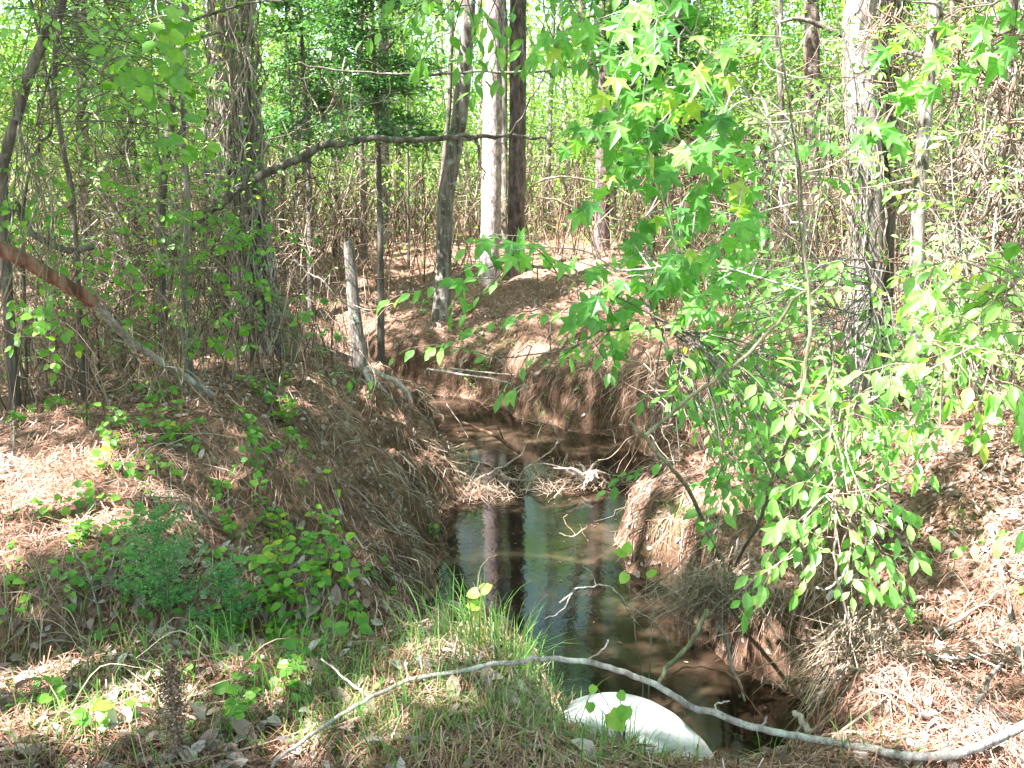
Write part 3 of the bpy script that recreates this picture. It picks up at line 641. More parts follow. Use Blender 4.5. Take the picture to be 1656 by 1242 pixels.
def shrub(name, label, cat, stems, sprays, bk, lm, tp, size, step, auto=(), group=None, partname='stem', join=True, **kw):
    """stems: (pixel path, D, r0, r1, rooted); sprays: (pixel path, D); auto: (x0, x1, y0, y1, D0, D1, n, length)"""
    st = []; 
    for L, D, r0, r1, rooted in stems:
        if rooted and len(L[0]) == 2 and L[0][1] < 1240 and 0 < L[0][0] < 1656:
            q = ground(*L[0])
            if D < q[1] < D*1.7 and q[2] > WL+.02: w_ = [1, .75, .4, .15]+[0]*20; L = [(a_[0], a_[1], D+(q[1]-D)*w_[i]) for i, a_ in enumerate(L)]
        P = pxpath(L, D)
        if rooted:
            z = h1(P[0][0], P[0][1]); 
            if P[0][2] > z: P = np.vstack([[P[0][0]+(P[0][0]-P[1][0])*.5, P[0][1], z-.05], P])
            else: P[0][2] = z-.05
        st.append((wob(P, .004), r0, r1))
    b = st[0][0][0].copy(); b[2] += .05
    t = thing(name, b, label, cat, group)
    for P, r0, r1 in st:
        g = Geo(); g.tube(P, np.linspace(r0, r1, len(P)), 9 if r0 > .006 else 5, .5, .06); g.build(partname, bk, t, b)
    allp = np.vstack([s_[0] for s_ in st])
    gw, gl = Geo(), Geo()
    S = [pxpath(L, D, 5) for L, D in sprays]
    for x0, x1, y0, y1, D0, D1, n, l in auto:
        for _ in range(n):
            p = at(R.uniform(x0, x1), R.uniform(y0, y1), R.uniform(D0, D1)); q = allp[np.argmin(np.linalg.norm((allp-p)*[1, 1, .6], axis=1))]
            d = p-q; d /= np.linalg.norm(d)+1e-6; d = d+R.normal(0, .5, 3)*[1, 1, .5]; d /= np.linalg.norm(d)
            S.append(smooth_path([p-d*l*.5, p+[0, 0, l*.06], p+d*l*.5-[0, 0, l*.12]], 4))
    for P in S:
        dq = np.linalg.norm((allp-P[0])*[1, 1, .7], axis=1); dq = dq*R.uniform(.75, 1.6, len(dq)); q = allp[np.argmin(dq)]; dd = np.linalg.norm(P[0]-q)
        if join and .004 < dd: gw.tube(smooth_path([q, (q+P[0])/2+[0, 0, .08*dd]+R.normal(0, .05*dd, 3), P[0]], 5), [.0035, .0025], 4, .5, caps=False)
        spray(gw, gl, wob(P, .004), tp, size, step, **kw)
    gw.build('twigs', bk, t, b); gl.build('leaves', lm, t, b, smooth=False)
    return t

# star leaved sapling (upper right centre)
D = 4.5
shrub('star_leaf_sapling', 'sapling with bright five pointed star leaves reaching over the creek from the right', 'sapling',
  [([(1300,790),(1306,620),(1300,450),(1288,260),(1262,80),(1235,-60)], 4.7, .008, .004, True),
   ([(1290,270),(1200,140),(1120,60),(1050,-30)], 4.5, .006, .004, False), ([(1300,470),(1200,440),(1100,430),(1000,440)], 4.5, .005, .003, False)],
  [([(1262,60),(1190,60),(1130,110),(1080,190)], D), ([(1190,70),(1165,150),(1150,230),(1130,300)], D), ([(1130,115),(1050,165),(990,205),(950,200)], D),
   ([(1085,180),(1035,230),(990,270),(945,330)], D), ([(1150,225),(1185,285),(1205,340)], 4.3), ([(1135,290),(1095,340),(1100,400),(1060,450)], D),
   ([(1105,400),(1140,420),(1185,400)], 4.4), ([(1060,440),(1010,450),(960,475)], 4.4), ([(1200,300),(1190,360),(1150,400)], 4.2), ([(1160,160),(1200,220),(1215,290)], 4.6),
   ([(1110,60),(1060,60),(1010,90),(985,140)], D), ([(1120,70),(1130,0),(1060,-10)], D), ([(1060,-5),(980,30),(900,50)], 4.6), ([(980,30),(930,60),(880,70)], 4.7),
   ([(1235,420),(1180,440),(1130,480),(1100,510)], 4.6), ([(1045,460),(1000,500),(940,510)], 4.6), ([(1100,330),(1040,350),(1020,400)], 4.7), ([(1240,330),(1215,390),(1180,440)], 4.8),
   ([(1000,440),(920,420),(860,385),(800,380)], 4.6), ([(880,400),(810,410),(745,440)], 4.5)],
  B_twig, M_star, L_star, .098, .066, auto=[(960,1230,20,330,4.2,5.6,16,.32), (980,1230,330,520,4.3,5.6,10,.30), (930,1060,180,330,4.5,5.1,3,.26)], droop=.7, face=1.6, petiole=.035, r=.0028, tsd=.3)
shrub('star_leaf_branch', 'small spray of star leaves in front of the big sunlit trunk', 'branch',
  [([(1335,-30),(1370,80),(1385,180),(1375,240)], 5.2, .005, .003, False)],
  [([(1380,190),(1410,160),(1440,140)], 5.1), ([(1378,200),(1400,220),(1450,215)], 5.), ([(1375,235),(1340,225),(1300,240)], 5.1), ([(1378,210),(1410,190),(1430,190)], 5.)], B_dark, M_star, L_star, .115, .07, droop=.6, face=1.8, petiole=.035)
shrub('star_leaf_branch', 'star leaved branch hanging in at the top right corner', 'branch',
  [([(1700,-60),(1620,0),(1540,20),(1500,60)], 5., .006, .003, False)],
  [([(1540,20),(1530,80),(1520,130)], 4.9), ([(1500,60),(1470,50),(1430,80)], 5), ([(1600,10),(1590,60),(1570,110)], 5.), ([(1510,60),(1500,110),(1470,150)], 5.1), ([(1650,-10),(1640,50),(1620,90)], 5.)], B_dark, M_star, L_star, .11, .06, droop=.6, face=1.8, petiole=.03)
shrub('hanging_branch', 'leafy branch hanging down from above at the top centre', 'branch',
  [([(1080,-80),(960,-30),(840,-10),(740,-15),(660,10)], 5.2, .006, .003, False)],
  [([(900,-15),(880,40),(860,90)], 5.2), ([(840,-10),(820,40),(805,80)], 5.1), ([(780,-15),(770,50),(740,100)], 5.2), ([(740,-10),(700,40),(680,90)], 5.2), ([(700,0),(640,40),(590,60)], 5.3), ([(960,-25),(950,40),(930,90)], 5.3), ([(1000,-30),(1020,30),(1060,60)], 5.2)],
  B_dark, M_ov, L_ov, .095, .055, auto=[(640,980,-10,110,5.0,5.8,18,.3)], droop=.9, face=.5, tint=.35)
# leafy tips reaching over the creek in the middle
shrub('leafy_sapling', 'sapling whose thin leafy arms reach left above the creek bend', 'sapling',
  [([(1215,760),(1195,640),(1165,565),(1110,540),(1050,530),(980,535),(930,560),(880,572),(800,580)], 4.6, .009, .003, True), ([(1110,540),(1000,480),(900,440),(800,420)], 4.6, .004, .0025, False)],
  [([(800,450),(730,450),(680,465),(630,485)], 4.5), ([(760,450),(740,480),(730,500)], 4.5), ([(820,430),(780,470),(760,500)], 4.5), ([(870,500),(820,510),(770,530),(720,555)], 4.6), ([(800,580),(740,560),(680,560),(640,575)], 4.7),
   ([(860,560),(840,600),(830,625)], 4.4), ([(830,610),(815,625),(808,640)], 4.4), ([(900,440),(860,400),(800,385),(760,400)], 4.6), ([(990,530),(960,560),(930,560)], 4.6), ([(940,555),(900,580),(870,575)],4.7), ([(980,535),(930,510),(880,505)], 4.7), ([(1060,760),(1020,770),(985,790)], 4.5), ([(1100,745),(1050,750),(1010,770)],4.5), ([(1150,690),(1090,640),(1040,640)],4.6)],
  B_dark, M_ov, L_ov, .085, .05, auto=[(860,1080,440,570,4.4,5.2,10,.24), (1060,1280,560,640,4.4,5.4,12,.26), (1150,1330,700,820,4.2,5.2,24,.26)], droop=.45, face=.6, tint=.35)
shrub('olive_sapling', 'smooth olive green sapling stem bending up through the right foreground leaves', 'sapling',
  [([(1165,985),(1195,900),(1222,855),(1250,780),(1281,685),(1306,570),(1308,470),(1300,370),(1290,250)], 3.8, .0125, .004, True), ([(1306,470),(1290,480),(1258,520),(1200,580),(1120,640),(1042,704)], 3.9, .006, .009, False)],
  [([(1300,300),(1330,280),(1360,290)], 3.8), ([(1306,480),(1340,450),(1370,450)], 3.8), ([(1250,780),(1200,770),(1160,790)], 3.8)], B_green, M_ov, L_ov, .08, .05, auto=[(1180,1330,560,760,3.7,4.3,8,.25)])
shrub('bare_leaning_stem', 'bare broken stem leaning left over the water, crossed by the olive sapling', 'stem',
  [([(1200,1020),(1178,940),(1150,870),(1120,800),(1080,752),(1050,715),(1018,683)], 3.95, .0125, .006, True), ([(1168,900),(1172,930),(1178,975)], 3.95, .004, .003, False)], [([(1150,870),(1140,850),(1150,820)], 3.9)], B_green, M_ov, L_ov, .07, .05)
# oval leaved shrubs in the right foreground
D = 3.5
shrub('oval_leaf_shrub', 'shrub with glossy oval leaves hanging over the right bank, the nearest and brightest one', 'shrub',
  [([(1372,1045),(1362,960),(1350,880),(1352,780),(1345,680),(1330,560)], D, .0055, .003, True), ([(1395,1040),(1385,960),(1360,905),(1372,850),(1330,800)], D, .006, .003, True), ([(1345,690),(1420,640),(1500,600),(1580,560)], D, .004, .003, False)],
  [([(1530,600),(1450,590),(1380,605),(1320,640),(1270,670)], D), ([(1560,690),(1480,690),(1400,690),(1330,705)], D), ([(1520,690),(1490,720),(1480,770)], 3.5), ([(1400,690),(1390,720),(1380,750)], 3.5), ([(1480,600),(1485,640),(1490,680)], 3.5),
   ([(1350,800),(1390,800),(1440,830),(1510,870)], 3.4), ([(1352,790),(1300,780),(1250,800)], 3.4), ([(1360,850),(1400,870),(1440,900),(1480,890)], 3.4), ([(1360,900),(1300,880),(1250,920),(1215,930)], 3.35),
   ([(1350,870),(1310,860),(1270,850)], 3.4), ([(1290,900),(1260,910),(1230,960)], 3.35), ([(1230,930),(1205,960),(1200,990)], 3.35), ([(1400,830),(1400,880),(1410,950)], 3.4), ([(1370,930),(1400,940),(1430,960)], 3.4), ([(1360,760),(1330,760),(1290,790)], 3.5), ([(1345,700),(1300,720),(1260,740)], 3.5)],
  B_vine, M_ov, L_ov, .072, .042, auto=[(1230,1480,600,800,3.4,4.1,24,.24), (1230,1470,800,930,3.2,3.7,16,.2), (1380,1470,560,700,3.4,4.0,4,.22)], droop=.8, face=.7, petiole=.008, r=.0022)
shrub('oval_leaf_shrub', 'sunlit oval leaved shrub leaning in from the right edge of the photo', 'shrub',
  [([(1740,1000),(1720,800),(1690,600),(1650,480),(1560,420)], 3.8, .009, .004, True), ([(1700,650),(1640,600),(1560,560),(1490,550)], 3.7, .004, .003, False)],
  [([(1656,450),(1600,430),(1540,420),(1480,440)], 3.9), ([(1650,520),(1590,520),(1530,510),(1480,540)], 3.8), ([(1680,580),(1620,570),(1560,560),(1500,580)], 3.6), ([(1690,640),(1650,640),(1600,630)], 3.5), ([(1690,700),(1640,690),(1590,700)], 3.6), ([(1640,600),(1640,630),(1650,680)], 3.4), ([(1560,560),(1550,600),(1540,640)], 3.6), ([(1700,850),(1640,860),(1570,880)], 3.6)],
  B_vine, M_ov, L_ov, .09, .048, auto=[(1470,1650,410,560,3.7,4.8,24,.24), (1560,1656,560,700,3.4,4.0,5,.22)], droop=.7, face=.7, petiole=.01, tint=.65)
shrub('leafy_sapling', 'leafy sapling in front of the foot of the big sunlit trunk', 'sapling',
  [([(1440,800),(1430,700),(1420,600),(1410,500),(1400,420)], 6.0, .012, .006, True), ([(1345,760),(1350,640),(1340,520)], 6.3, .01, .005, True), ([(1260,760),(1240,640),(1230,540)], 6.6, .009, .005, True)], [],
  B_grey, M_ov, L_ov, .085, .045, auto=[(1150,1370,430,690,5.6,7.2,95,.34), (1400,1470,500,700,5.4,6.6,20,.32), (1500,1560,480,640,5.4,6.6,10,.3), (1160,1460,690,780,5.2,6.2,24,.28)], droop=.4, face=.6, tint=.45)
shrub('leafy_sapling', 'leafy sapling behind the slim blotched trunk at the right', 'sapling',
  [([(1590,700),(1580,600),(1560,480),(1550,360)], 6.4, .012, .006, True)], [], B_grey, M_ov, L_ov, .08, .045, auto=[(1480,1656,400,640,5.8,7.5,50,.32), (1420,1656,200,400,6.5,8.5,22,.34)], droop=.4, face=.6, tint=.6)
for lab, xs, D, sz, n_ in [('thin leafy sapling among the stems behind the star leaves', (1225, 560, 240), 8.5, .075, 46), ('wispy leafy sapling left of the big sunlit trunk', (1330, 580, 140), 7.5, .07, 40), ('leafy sapling at the right end of the thicket', (1630, 560, 60), 9., .075, 55), ('leafy sapling between the big sunlit trunk and the blotched trunk', (1465, 600, 100), 10., .075, 45)]:
    x, y0, y1 = xs; shrub('leafy_sapling', lab, 'sapling', [([(x, y0), (x-8, (y0+y1)/2), (x+12, y1)], D, .012, .005, True)], [], B_grey, M_ov, L_ov, sz, .05, auto=[(x-95, x+95, y1-90, y0-60, D-.8, D+1, n_, .36)], droop=.4, face=.6)
# left: round leaved vines and saplings hung over the thicket
def rsap(label, stem, D, boxes, size, bk=B_green, name='round_leaf_vine', cat='vine', lm=None, tp=None, **k):
    shrub(name, label, cat, [(stem, D, .0045, .002, True)], [], bk, lm or M_rd, tp or L_rd, size, size*.9, auto=boxes, droop=.4, face=.9, petiole=.015, **k)
rsap('round leaved vine hanging over the lower left thicket above the fallen log', [(60,600),(70,520),(90,420),(60,300),(30,200)], 6.9, [(0,260,230,500,6.5,7.8,36,.24), (0,120,470,620,5.4,6.4,9,.2)], .055)
rsap('round leaved vine climbing beside the slim sapling in front of the vine wrapped trunk', [(290,690),(300,560),(290,420),(330,300)], 6.2, [(170,420,330,560,6.6,7.8,46,.24), (250,520,300,600,6.6,7.8,14,.24)], .055)
rsap('large pale leaves dangling at the top left near the kinked dark trunk', [(-90,900),(0,500),(120,200),(200,60),(270,-40)], 4.2, [(190,320,-10,140,3.8,4.6,9,.2), (120,200,40,180,4.2,5.,6,.2), (240,340,100,260,4.6,5.4,6,.2)], .075)
rsap('leafy dogwood sapling filling the upper left corner', [(-20,620),(10,400),(60,200),(90,60),(70,-40)], 6., [(-10,230,0,180,5.5,7.5,55,.3), (120,330,20,300,6.5,8.,40,.3)], .07, B_dark, 'leafy_sapling', 'sapling', M_ov, L_ov)
rsap('leafy sapling with small leaves between the left trunks', [(200,620),(210,450),(190,300),(230,150)], 8.6, [(60,360,100,440,8.,9.6,130,.34)], .055, B_dark, 'leafy_sapling', 'sapling', M_ov, L_ov)
rsap('thin leafy sapling right of the vine wrapped trunk', [(500,600),(510,480),(480,320),(470,180)], 9.2, [(400,570,200,330,8.6,10,12,.3), (430,560,420,640,8.8,9.6,14,.22), (440,700,-10,200,8.6,11,30,.36)], .06, B_dark, 'leafy_sapling', 'sapling', M_ov, L_ov)
rsap('small leaves on a vine draping the vine wrapped trunk', [(430,600),(400,450),(390,300),(380,100)], 9.1, [(340,450,0,600,8.8,9.3,40,.2)], .05)
rsap('two bright leaves on a thread like shoot before the broken snag', [(560,1010),(545,840),(552,700),(580,610),(596,592)], 4.3, [], .06, stemx=None) if False else None
shrub('oval_leaf_shoot', 'pair of bright oval leaves on a thin shoot below the broken snag', 'shoot', [([(540,830),(548,740),(572,640),(590,592)], 6.6, .003, .002, True)], [([(590,592),(575,600),(566,612)], 6.6), ([(590,592),(598,598),(600,612)], 6.6)], B_green, M_ov, L_ov, .12, .2, droop=.6, face=1)

# ------------------------------------------------------------------ bowed stems and named branches
def stick(name, label, cat, L, D, r0, r1, bk, side=(), sides=8, part='limb', group=None, amp=.004, m=8, lift=0):
    if lift:
        Q = []
        for a_ in L:
            d_ = a_[2] if len(a_) > 2 else D; q = at(a_[0], a_[1], d_)
            while q[2] < h1(q[0], q[1])+r0*.5+lift and d_ > 1.6: d_ -= .01; q = at(a_[0], a_[1], d_)
            Q.append(q)
        P = wob(smooth_path(Q, m), amp)
    else: P = wob(pxpath(L, D, m), amp)
    b = P[0].copy(); g = Geo(); g.tube(P, np.linspace(r0, r1, len(P)), sides, .5, .10)
    for SL, SD, q0, q1 in side: g.tube(wob(pxpath(SL, SD, m), amp), [q0, q1], max(4, sides-2), .5, .06)
    return tag(g.build(name, bk, None, b), label, cat, group)
stick('bowed_sapling', 'dark mossy stem bowing from the left trunks across the view to the bright pine', 'sapling', [(262,520,9.2),(285,400,9.1),(330,350,9),(400,298),(470,262),(545,231),(620,221),(700,226),(752,218),(800,219),(850,221),(887,223)], 9.,.045, .010, B_dark,
      [([(740,222),(768,230),(778,262),(782,290)], 9., .012, .006), ([(590,222),(560,235),(500,222)], 9, .008, .003), ([(480,258),(520,270),(560,262)], 9, .008, .003), ([(640,222),(620,180),(612,150)], 9, .009, .003), ([(820,220),(850,180),(880,130),(900,60),(905,10)], 9., .009, .004), ([(880,130),(850,110),(845,60)], 9., .006, .003)], 10, amp=.012)
stick('thin_branch', 'long thin horizontal branch crossing high in front of the two pines', 'branch', [(1140,-60,7),(1100,20,7),(1060,62),(1010,90),(950,106),(850,114),(750,118),(650,121),(550,113),(480,104)], 7., .016, .005, B_dark,
      [([(900,108),(870,90),(850,40)], 7., .005, .003), ([(905,107),(930,150),(935,190)], 7, .004, .002), ([(700,119),(735,100),(745,70)], 7, .004, .002)], 8, amp=.008)
stick('dry_bent_stem', 'dry pale stem arching over beside the star leaves above the far bank', 'stem', [(860,330,7),(862,300,7),(900,286,7),(950,291,7),(985,300,7)], 7., .008, .004, B_vine, [([(862,318),(905,325),(935,345),(958,385),(972,430),(975,480)], 7., .008, .006), ([(875,300),(900,330),(905,345)], 7, .004, .002)], 6)
for L, D, lab in [([(0,420),(10,380),(24,330),(55,380),(110,405),(150,398)], 7.3, 'dark crooked limb drooping at the lower left edge')]:
    stick('crooked_limb', lab, 'branch', L, D, .03, .022, B_dark)
stick('curved_trunk', 'mossy curved trunk sweeping down behind the vine wrapped tree foot', 'trunk', [(405,455,9.4),(440,480,9.2),(468,510,9),(480,555,9),(470,590,9),(430,615,8.9),(392,632,8.8)], 9., .035, .028, B_green, sides=12)
stick('bare_branch', 'pale bare twiggy branch crossing left of the broken snag', 'branch', [(475,420,9),(495,440,9),(520,452,9),(545,480,9),(570,498,9.4),(600,510,9.6)], 9., .010, .004, B_bleach, [([(520,452),(518,475)], 9., .004, .002), ([(545,480),(590,500),(610,498)],9.,.004,.002)], 6)
stick('dead_limb', 'broken dead limb on the left side of the big sunlit trunk', 'branch', [(1390,62,9),(1350,52,9),(1320,38,9),(1290,30,9),(1262,36,9)], 9., .028, .014, B_dark, [([(1320,38),(1335,90),(1340,120)], 9, .008, .004)], 8)
stick('pale_twisted_vine', 'pale knotted vine twisting down left of the big sunlit trunk', 'vine', [(1225,150,7),(1248,220,7),(1256,245,7),(1268,262,7),(1262,280,7),(1275,300,7),(1290,318,7)], 7., .010, .008, B_bleach, [([(1250,215),(1262,290),(1268,345),(1290,362),(1300,372)], 7, .007, .006), ([(1282,200),(1285,260),(1290,320)], 7, .006, .004)], 6, amp=.012)
stick('low_dead_branch', 'dark fallen branch slanting down the cut bank on the right', 'branch', [(1180,560,7.6),(1215,590,7.4),(1250,610,7.2),(1290,632,7.)], 7.2, .022, .018, B_dark, [([(1140,553),(1180,548),(1200,552)], 7.6, .010, .008)], 8)

# vines strung through the right thicket
def tangle(name, label, boxes, bk=M_brush):
    g = Geo()
    for x0, x1, y0, y1, D0, D1, n, l, r in boxes:
        for _ in range(n):
            p = at(R.uniform(x0, x1), R.uniform(y0, y1), R.uniform(D0, D1)); d = R.normal(0, 1, 3); d[2] = -abs(d[2])-.4; d /= np.linalg.norm(d); P = [p]
            for k in range(5): d = d+R.normal(0, .45, 3); d /= np.linalg.norm(d); P.append(P[-1]+d*l/5)
            rr = r*R.uniform(.5, 1.5); g.tube(smooth_path(P, 3), [rr, rr*.5], 4, R.uniform(.1, 1), caps=False)
    tag(g.build(name, bk), label, 'vine tangle', kind='stuff')
tangle('vine_tangle', 'tangle of dry tan vines hanging through the right thicket', [(1450,1680,-20,420,7.5,11,150,1.3,.006), (1230,1380,60,420,8,12,70,1.1,.006), (1400,1470,0,60,8.4,8.8,30,.5,.006), (1480,1680,380,560,7,9.5,70,.9,.006), (1540,1700,-20,480,8,11,170,1.2,.008), (1040,1240,200,430,9,14,60,1.2,.007)])
tangle('vine_tangle', 'tangle of thin dry vines hanging through the left thicket', [(0,340,80,480,7.5,10.5,150,1.2,.005), (440,580,80,420,9.5,13,60,1.2,.006), (300,480,300,620,8.8,10.5,70,.7,.005), (0,250,420,620,6,8,90,.6,.004)])
tangle('root_tangle', 'matted brown roots and vines hanging over the cut bank on the right', [(1040,1110,560,700,7.6,8.6,70,.6,.004), (1120,1290,560,720,7.6,9.2,110,.5,.004), (1290,1420,600,760,6.4,7.6,50,.5,.004)])

g = Geo()
for px, py, n, l, sp in [(80,1030,34,.4,.3),(150,1050,20,.35,.25),(30,600,24,.5,.4),(120,610,24,.5,.4),(330,640,16,.4,.3),(420,640,22,.4,.3),(520,640,24,.35,.25),(560,700,16,.3,.2),(300,800,10,.3,.3),(230,1080,16,.3,.3),(1450,1000,26,.4,.3),(1560,1060,26,.45,.35),(1600,760,20,.5,.4),(1500,760,16,.4,.3),(1300,1100,16,.3,.12),(980,650,24,.3,.3),(700,470,30,.5,.4),(860,590,40,.35,.35),(760,610,40,.3,.3),(930,640,40,.3,.3),(700,520,24,.4,.4),(1180,640,40,.4,.4),(850,470,24,.4,.5)]:
    c = ground(px, py)
    for _ in range(n):
        x, y = c[0]+R.normal(0, sp), c[1]+R.normal(0, sp*.6); z = max(h1(x, y), WL); a = R.uniform(0, 2*pi); L = l*R.uniform(.4, 1.2); k = R.uniform(.1, .7)
        q = np.array([x, y, z]); e = q+[math.cos(a)*L, math.sin(a)*L, 0]; e[2] = max(h1(e[0], e[1]), WL)+R.uniform(0, .12); m_ = (q+e)/2+[0, 0, k*L*.6]+R.normal(0, .05*L, 3)
        g.tube(smooth_path([q, m_, e], 4), [R.uniform(.0015, .005), .001], 4, R.uniform(.2, 1), caps=False)
tag(g.build('bramble', M_brush), 'dry arching brambles and twigs caught over the banks', 'brambles', kind='stuff')

for lab, px, py, n_ in [('dark leafy sprig tuft on the slope of the far bank', 705, 500, 22), ('mossy green plants at the rim of the far bank', 930, 600, 26), ('small leafy tuft at the foot of the far bank by the poles', 770, 560, 18), ('low leafy plants on the right shoulder of the far bank', 1010, 560, 26)]:
    c = ground(px, py); t = thing('low_plant', c, lab, 'plant'); gw, gl = Geo(), Geo()
    for _ in range(n_):
        x, y = c[0]+R.normal(0, .22), c[1]+R.normal(0, .2); z = h1(x, y); e = np.array([x+R.normal(0, .12), y+R.normal(0, .1), z+R.uniform(.06, .22)]); spray(gw, gl, smooth_path([(x, y, z-.02), (np.array([x, y, z])+e)/2, e], 3), L_ov, .06, .05, r=.002, droop=.2, face=.6, tint=.3)
    gw.build('stems', B_green, t, c); gl.build('leaves', M_ov, t, c, smooth=False)
# dark feathery cedars in the middle distance
def cedar_tree(label, px, py0, py1, D, w, n=70, drk=.2):
    p = at(px, py0, D); z = h1(p[0], p[1]); top = at(px, py1, D)[2]; t = thing('cedar_tree', (p[0], p[1], z), label, 'tree'); b = (p[0], p[1], z)
    P = smooth_path([(p[0], p[1], z-.1), (p[0]+.05, p[1], (z+top)/2), (p[0], p[1], top)], 8); g = Geo(); g.tube(P, [.06, .02], 8, .5); g.build('trunk', B_dark, t, b)
    gw, gl = Geo(), Geo()
    zlo = at(px, 235, D)[2]
    for k in range(n):
        zz = R.uniform(zlo, top); q = np.array([p[0], p[1], zz]); a = R.uniform(0, 2*pi); L = w*R.uniform(.4, 1.1); e = q+[math.cos(a)*L, math.sin(a)*L, L*R.uniform(-.25, .15)]
        Q = smooth_path([q, (q+e)/2+[0, 0, .06*L], e], 6); gw.tube(Q, [.008, .002], 3, .5, caps=False); C2 = Q[3:]
        C3 = np.repeat(C2, 16, 0)+R.normal(0, .11, (len(C2)*16, 3))*[1, 1, .35]; ax = (C3-q); ax /= np.linalg.norm(ax, axis=1)[:, None]; ax += R.normal(0, .5, ax.shape)
        gl.leaves(L_far, C3, ax, R.normal(0, .5, ax.shape)+[0, 0, 1], R.uniform(.05, .09, len(C3)), np.clip(R.normal(drk, .15, len(C3)), 0, 1))
    gw.build('branches', B_dark, t, b); gl.build('needles', M_cedar, t, b, smooth=False)
cedar_tree('dark feathery cedar left of the grey leaning trunk', 610, 400, -60, 14.5, 1.0)
cedar_tree('dark feathery cedar beside the reddish trunk behind the star leaves', 1050, 400, -60, 14., .9, 60)
cedar_tree('dull cedar filling the gap right of the vine wrapped trunk', 500, 430, -40, 16., .9, 50)

# ------------------------------------------------------------------ snag with its washed out roots
P = pxpath([(580,600),(578,545),(571,480),(566,425),(563,392)], 10.5, 8); b = P[0].copy(); P[0][2] -= .1
t = thing('broken_snag', b, 'broken topped lichened snag standing on the creek bank over washed out roots', 'dead tree')
g = Geo(); g.tube(P, [.09, .07, .062, .056, .052], 14, .5, .16)
for k in range(5):
    a = k*1.3; q = P[-1]+[math.cos(a)*.035, math.sin(a)*.035, -.03]; g.tube(np.array([q, q+[0, 0, R.uniform(.05, .16)]]), [.018, .003], 4, .5)
g.build('trunk', B_grey, t, b)
for L, r0, r1 in [([(590,596,10.4),(612,604,10.3),(640,618,10.2),(658,636,10.1),(664,660,10.1),(660,690,10.05)], .032, .022), ([(600,610,10.3),(615,630,10.1),(622,660,10.),(630,700,9.9),(634,730,9.8)], .03, .012), ([(605,620,10.3),(635,650,10.1),(645,690,10.),(650,725,9.9)], .026, .01), ([(590,600,10.3),(604,650,10.),(608,700,9.8)], .025, .008), ([(612,640,10.1),(618,700,9.9),(616,750,9.7)], .018, .006)]:
    g = Geo(); g.tube(wob(pxpath(L, None, 6), .006), [r0, r1], 9, .5, .2); g.build('root', B_bleach, t, b)

# ------------------------------------------------------------------ the long fallen log
P = pxpath([(-60,372,5.8),(0,402,5.9),(60,432,6.0),(110,462,6.15),(152,490,6.3)], None, 10); b = P[-1].copy()
t = thing('fallen_log', b, 'long fallen tree sloping down from the left edge, its thick end red and rotten', 'log')
g = Geo(); g.tube(wob(P, .004), [.044, .040], 14, .5, .13); g.build('rotten_trunk', B_red, t, b)
P2 = pxpath([(150,489,6.3),(190,530,6.5),(232,566,6.7),(300,610,7.0),(345,640,7.1),(385,665,7.1),(430,705,7.0)], None, 8); g = Geo(); g.tube(wob(P2, .004), [.030, .026, .024, .018, .012], 12, .5, .12)
g.tube(wob(pxpath([(235,567,6.7),(210,555,6.6),(185,548,6.5)], None, 4), .004), [.014, .006], 6, .5, .1); g.build('bare_tip', B_twig, t, b)

# ------------------------------------------------------------------ poles and the debris dam
stick('fallen_pole', 'pale thin pole lying across the far end of the creek, the upper of two', 'pole', [(728,596),(780,602),(832,606)], 12.6, .012, .009, B_bleach, sides=6, amp=.003)
stick('fallen_pole', 'pale thin pole lying across the far end of the creek, the lower of two', 'pole', [(690,597),(740,605),(790,612),(826,620)], 12.4, .016, .010, B_bleach, [([(808,616),(806,632),(808,645)], 12.3, .007, .005)], sides=6, amp=.003)
dam = [('forked bleached branch lying over the debris dam', [(757,784),(790,766),(806,758),(838,740),(852,716)], [([(757,779),(772,756),(786,733)],.008,.004)], .013),
       ('long bleached branch resting on the debris dam, bent toward the camera', [(806,760),(815,771),(832,776),(862,778),(900,796),(922,818)], [([(838,776),(850,757),(880,737),(898,721),(903,707),(896,690),(889,680)],.009,.004),([(898,720),(905,712)],.004,.003)], .014),
       ('upright pale stick in the debris dam', [(908,800),(913,770),(916,735)], [([(913,770),(910,755)],.004,.002)], .007),
       ('thin green grey stick bridging from the left bank to the debris dam', [(722,746),(760,744),(790,752),(815,766)], [], .006)]
for lab, L, S, r in dam:
    stick('dead_branch', lab, 'branch', [(a, b_, 10.0) for a, b_ in L], None, r, r*.5, B_bleach, [([(a, b_, 10.0) for a, b_ in s_[0]], None, s_[1], s_[2]) for s_ in S], 7, amp=.006)
stick('sunken_stick', 'pale straight stick slanting into the water near the far bend', 'stick', [(722,652,11.6),(742,682,11.2),(757,708,11.1)], None, .007, .004, B_bleach)
stick('rusty_branch', 'rusty brown branch lying in the water upstream of the debris dam', 'branch', [(748,683,11.6),(790,700,11.2),(820,718,10.9),(840,732,10.6)], None, .018, .022, B_red, [([(805,690),(815,712),(825,722)],11.,.008,.006),([(812,688),(800,700)],11,.005,.003)])
b = onz(950, 785, WL); t = thing('driftwood_root', b, 'washed up root clump at the right end of the debris dam', 'driftwood')
for k in range(15):
    a = R.uniform(0, 2*pi); c = b+[R.normal(0, .06), R.normal(0, .06), .06]; L = R.uniform(.2, .5); e = c+[math.cos(a)*L, math.sin(a)*L*.6, R.uniform(-.08, .18)]
    g = Geo(); g.tube(wob(smooth_path([c, (c+e)/2+[0, 0, .05], e], 5), .01), [R.uniform(.010, .03), .004], 7, .5, .2); g.build('root', B_bleach, t, b)
g = Geo()
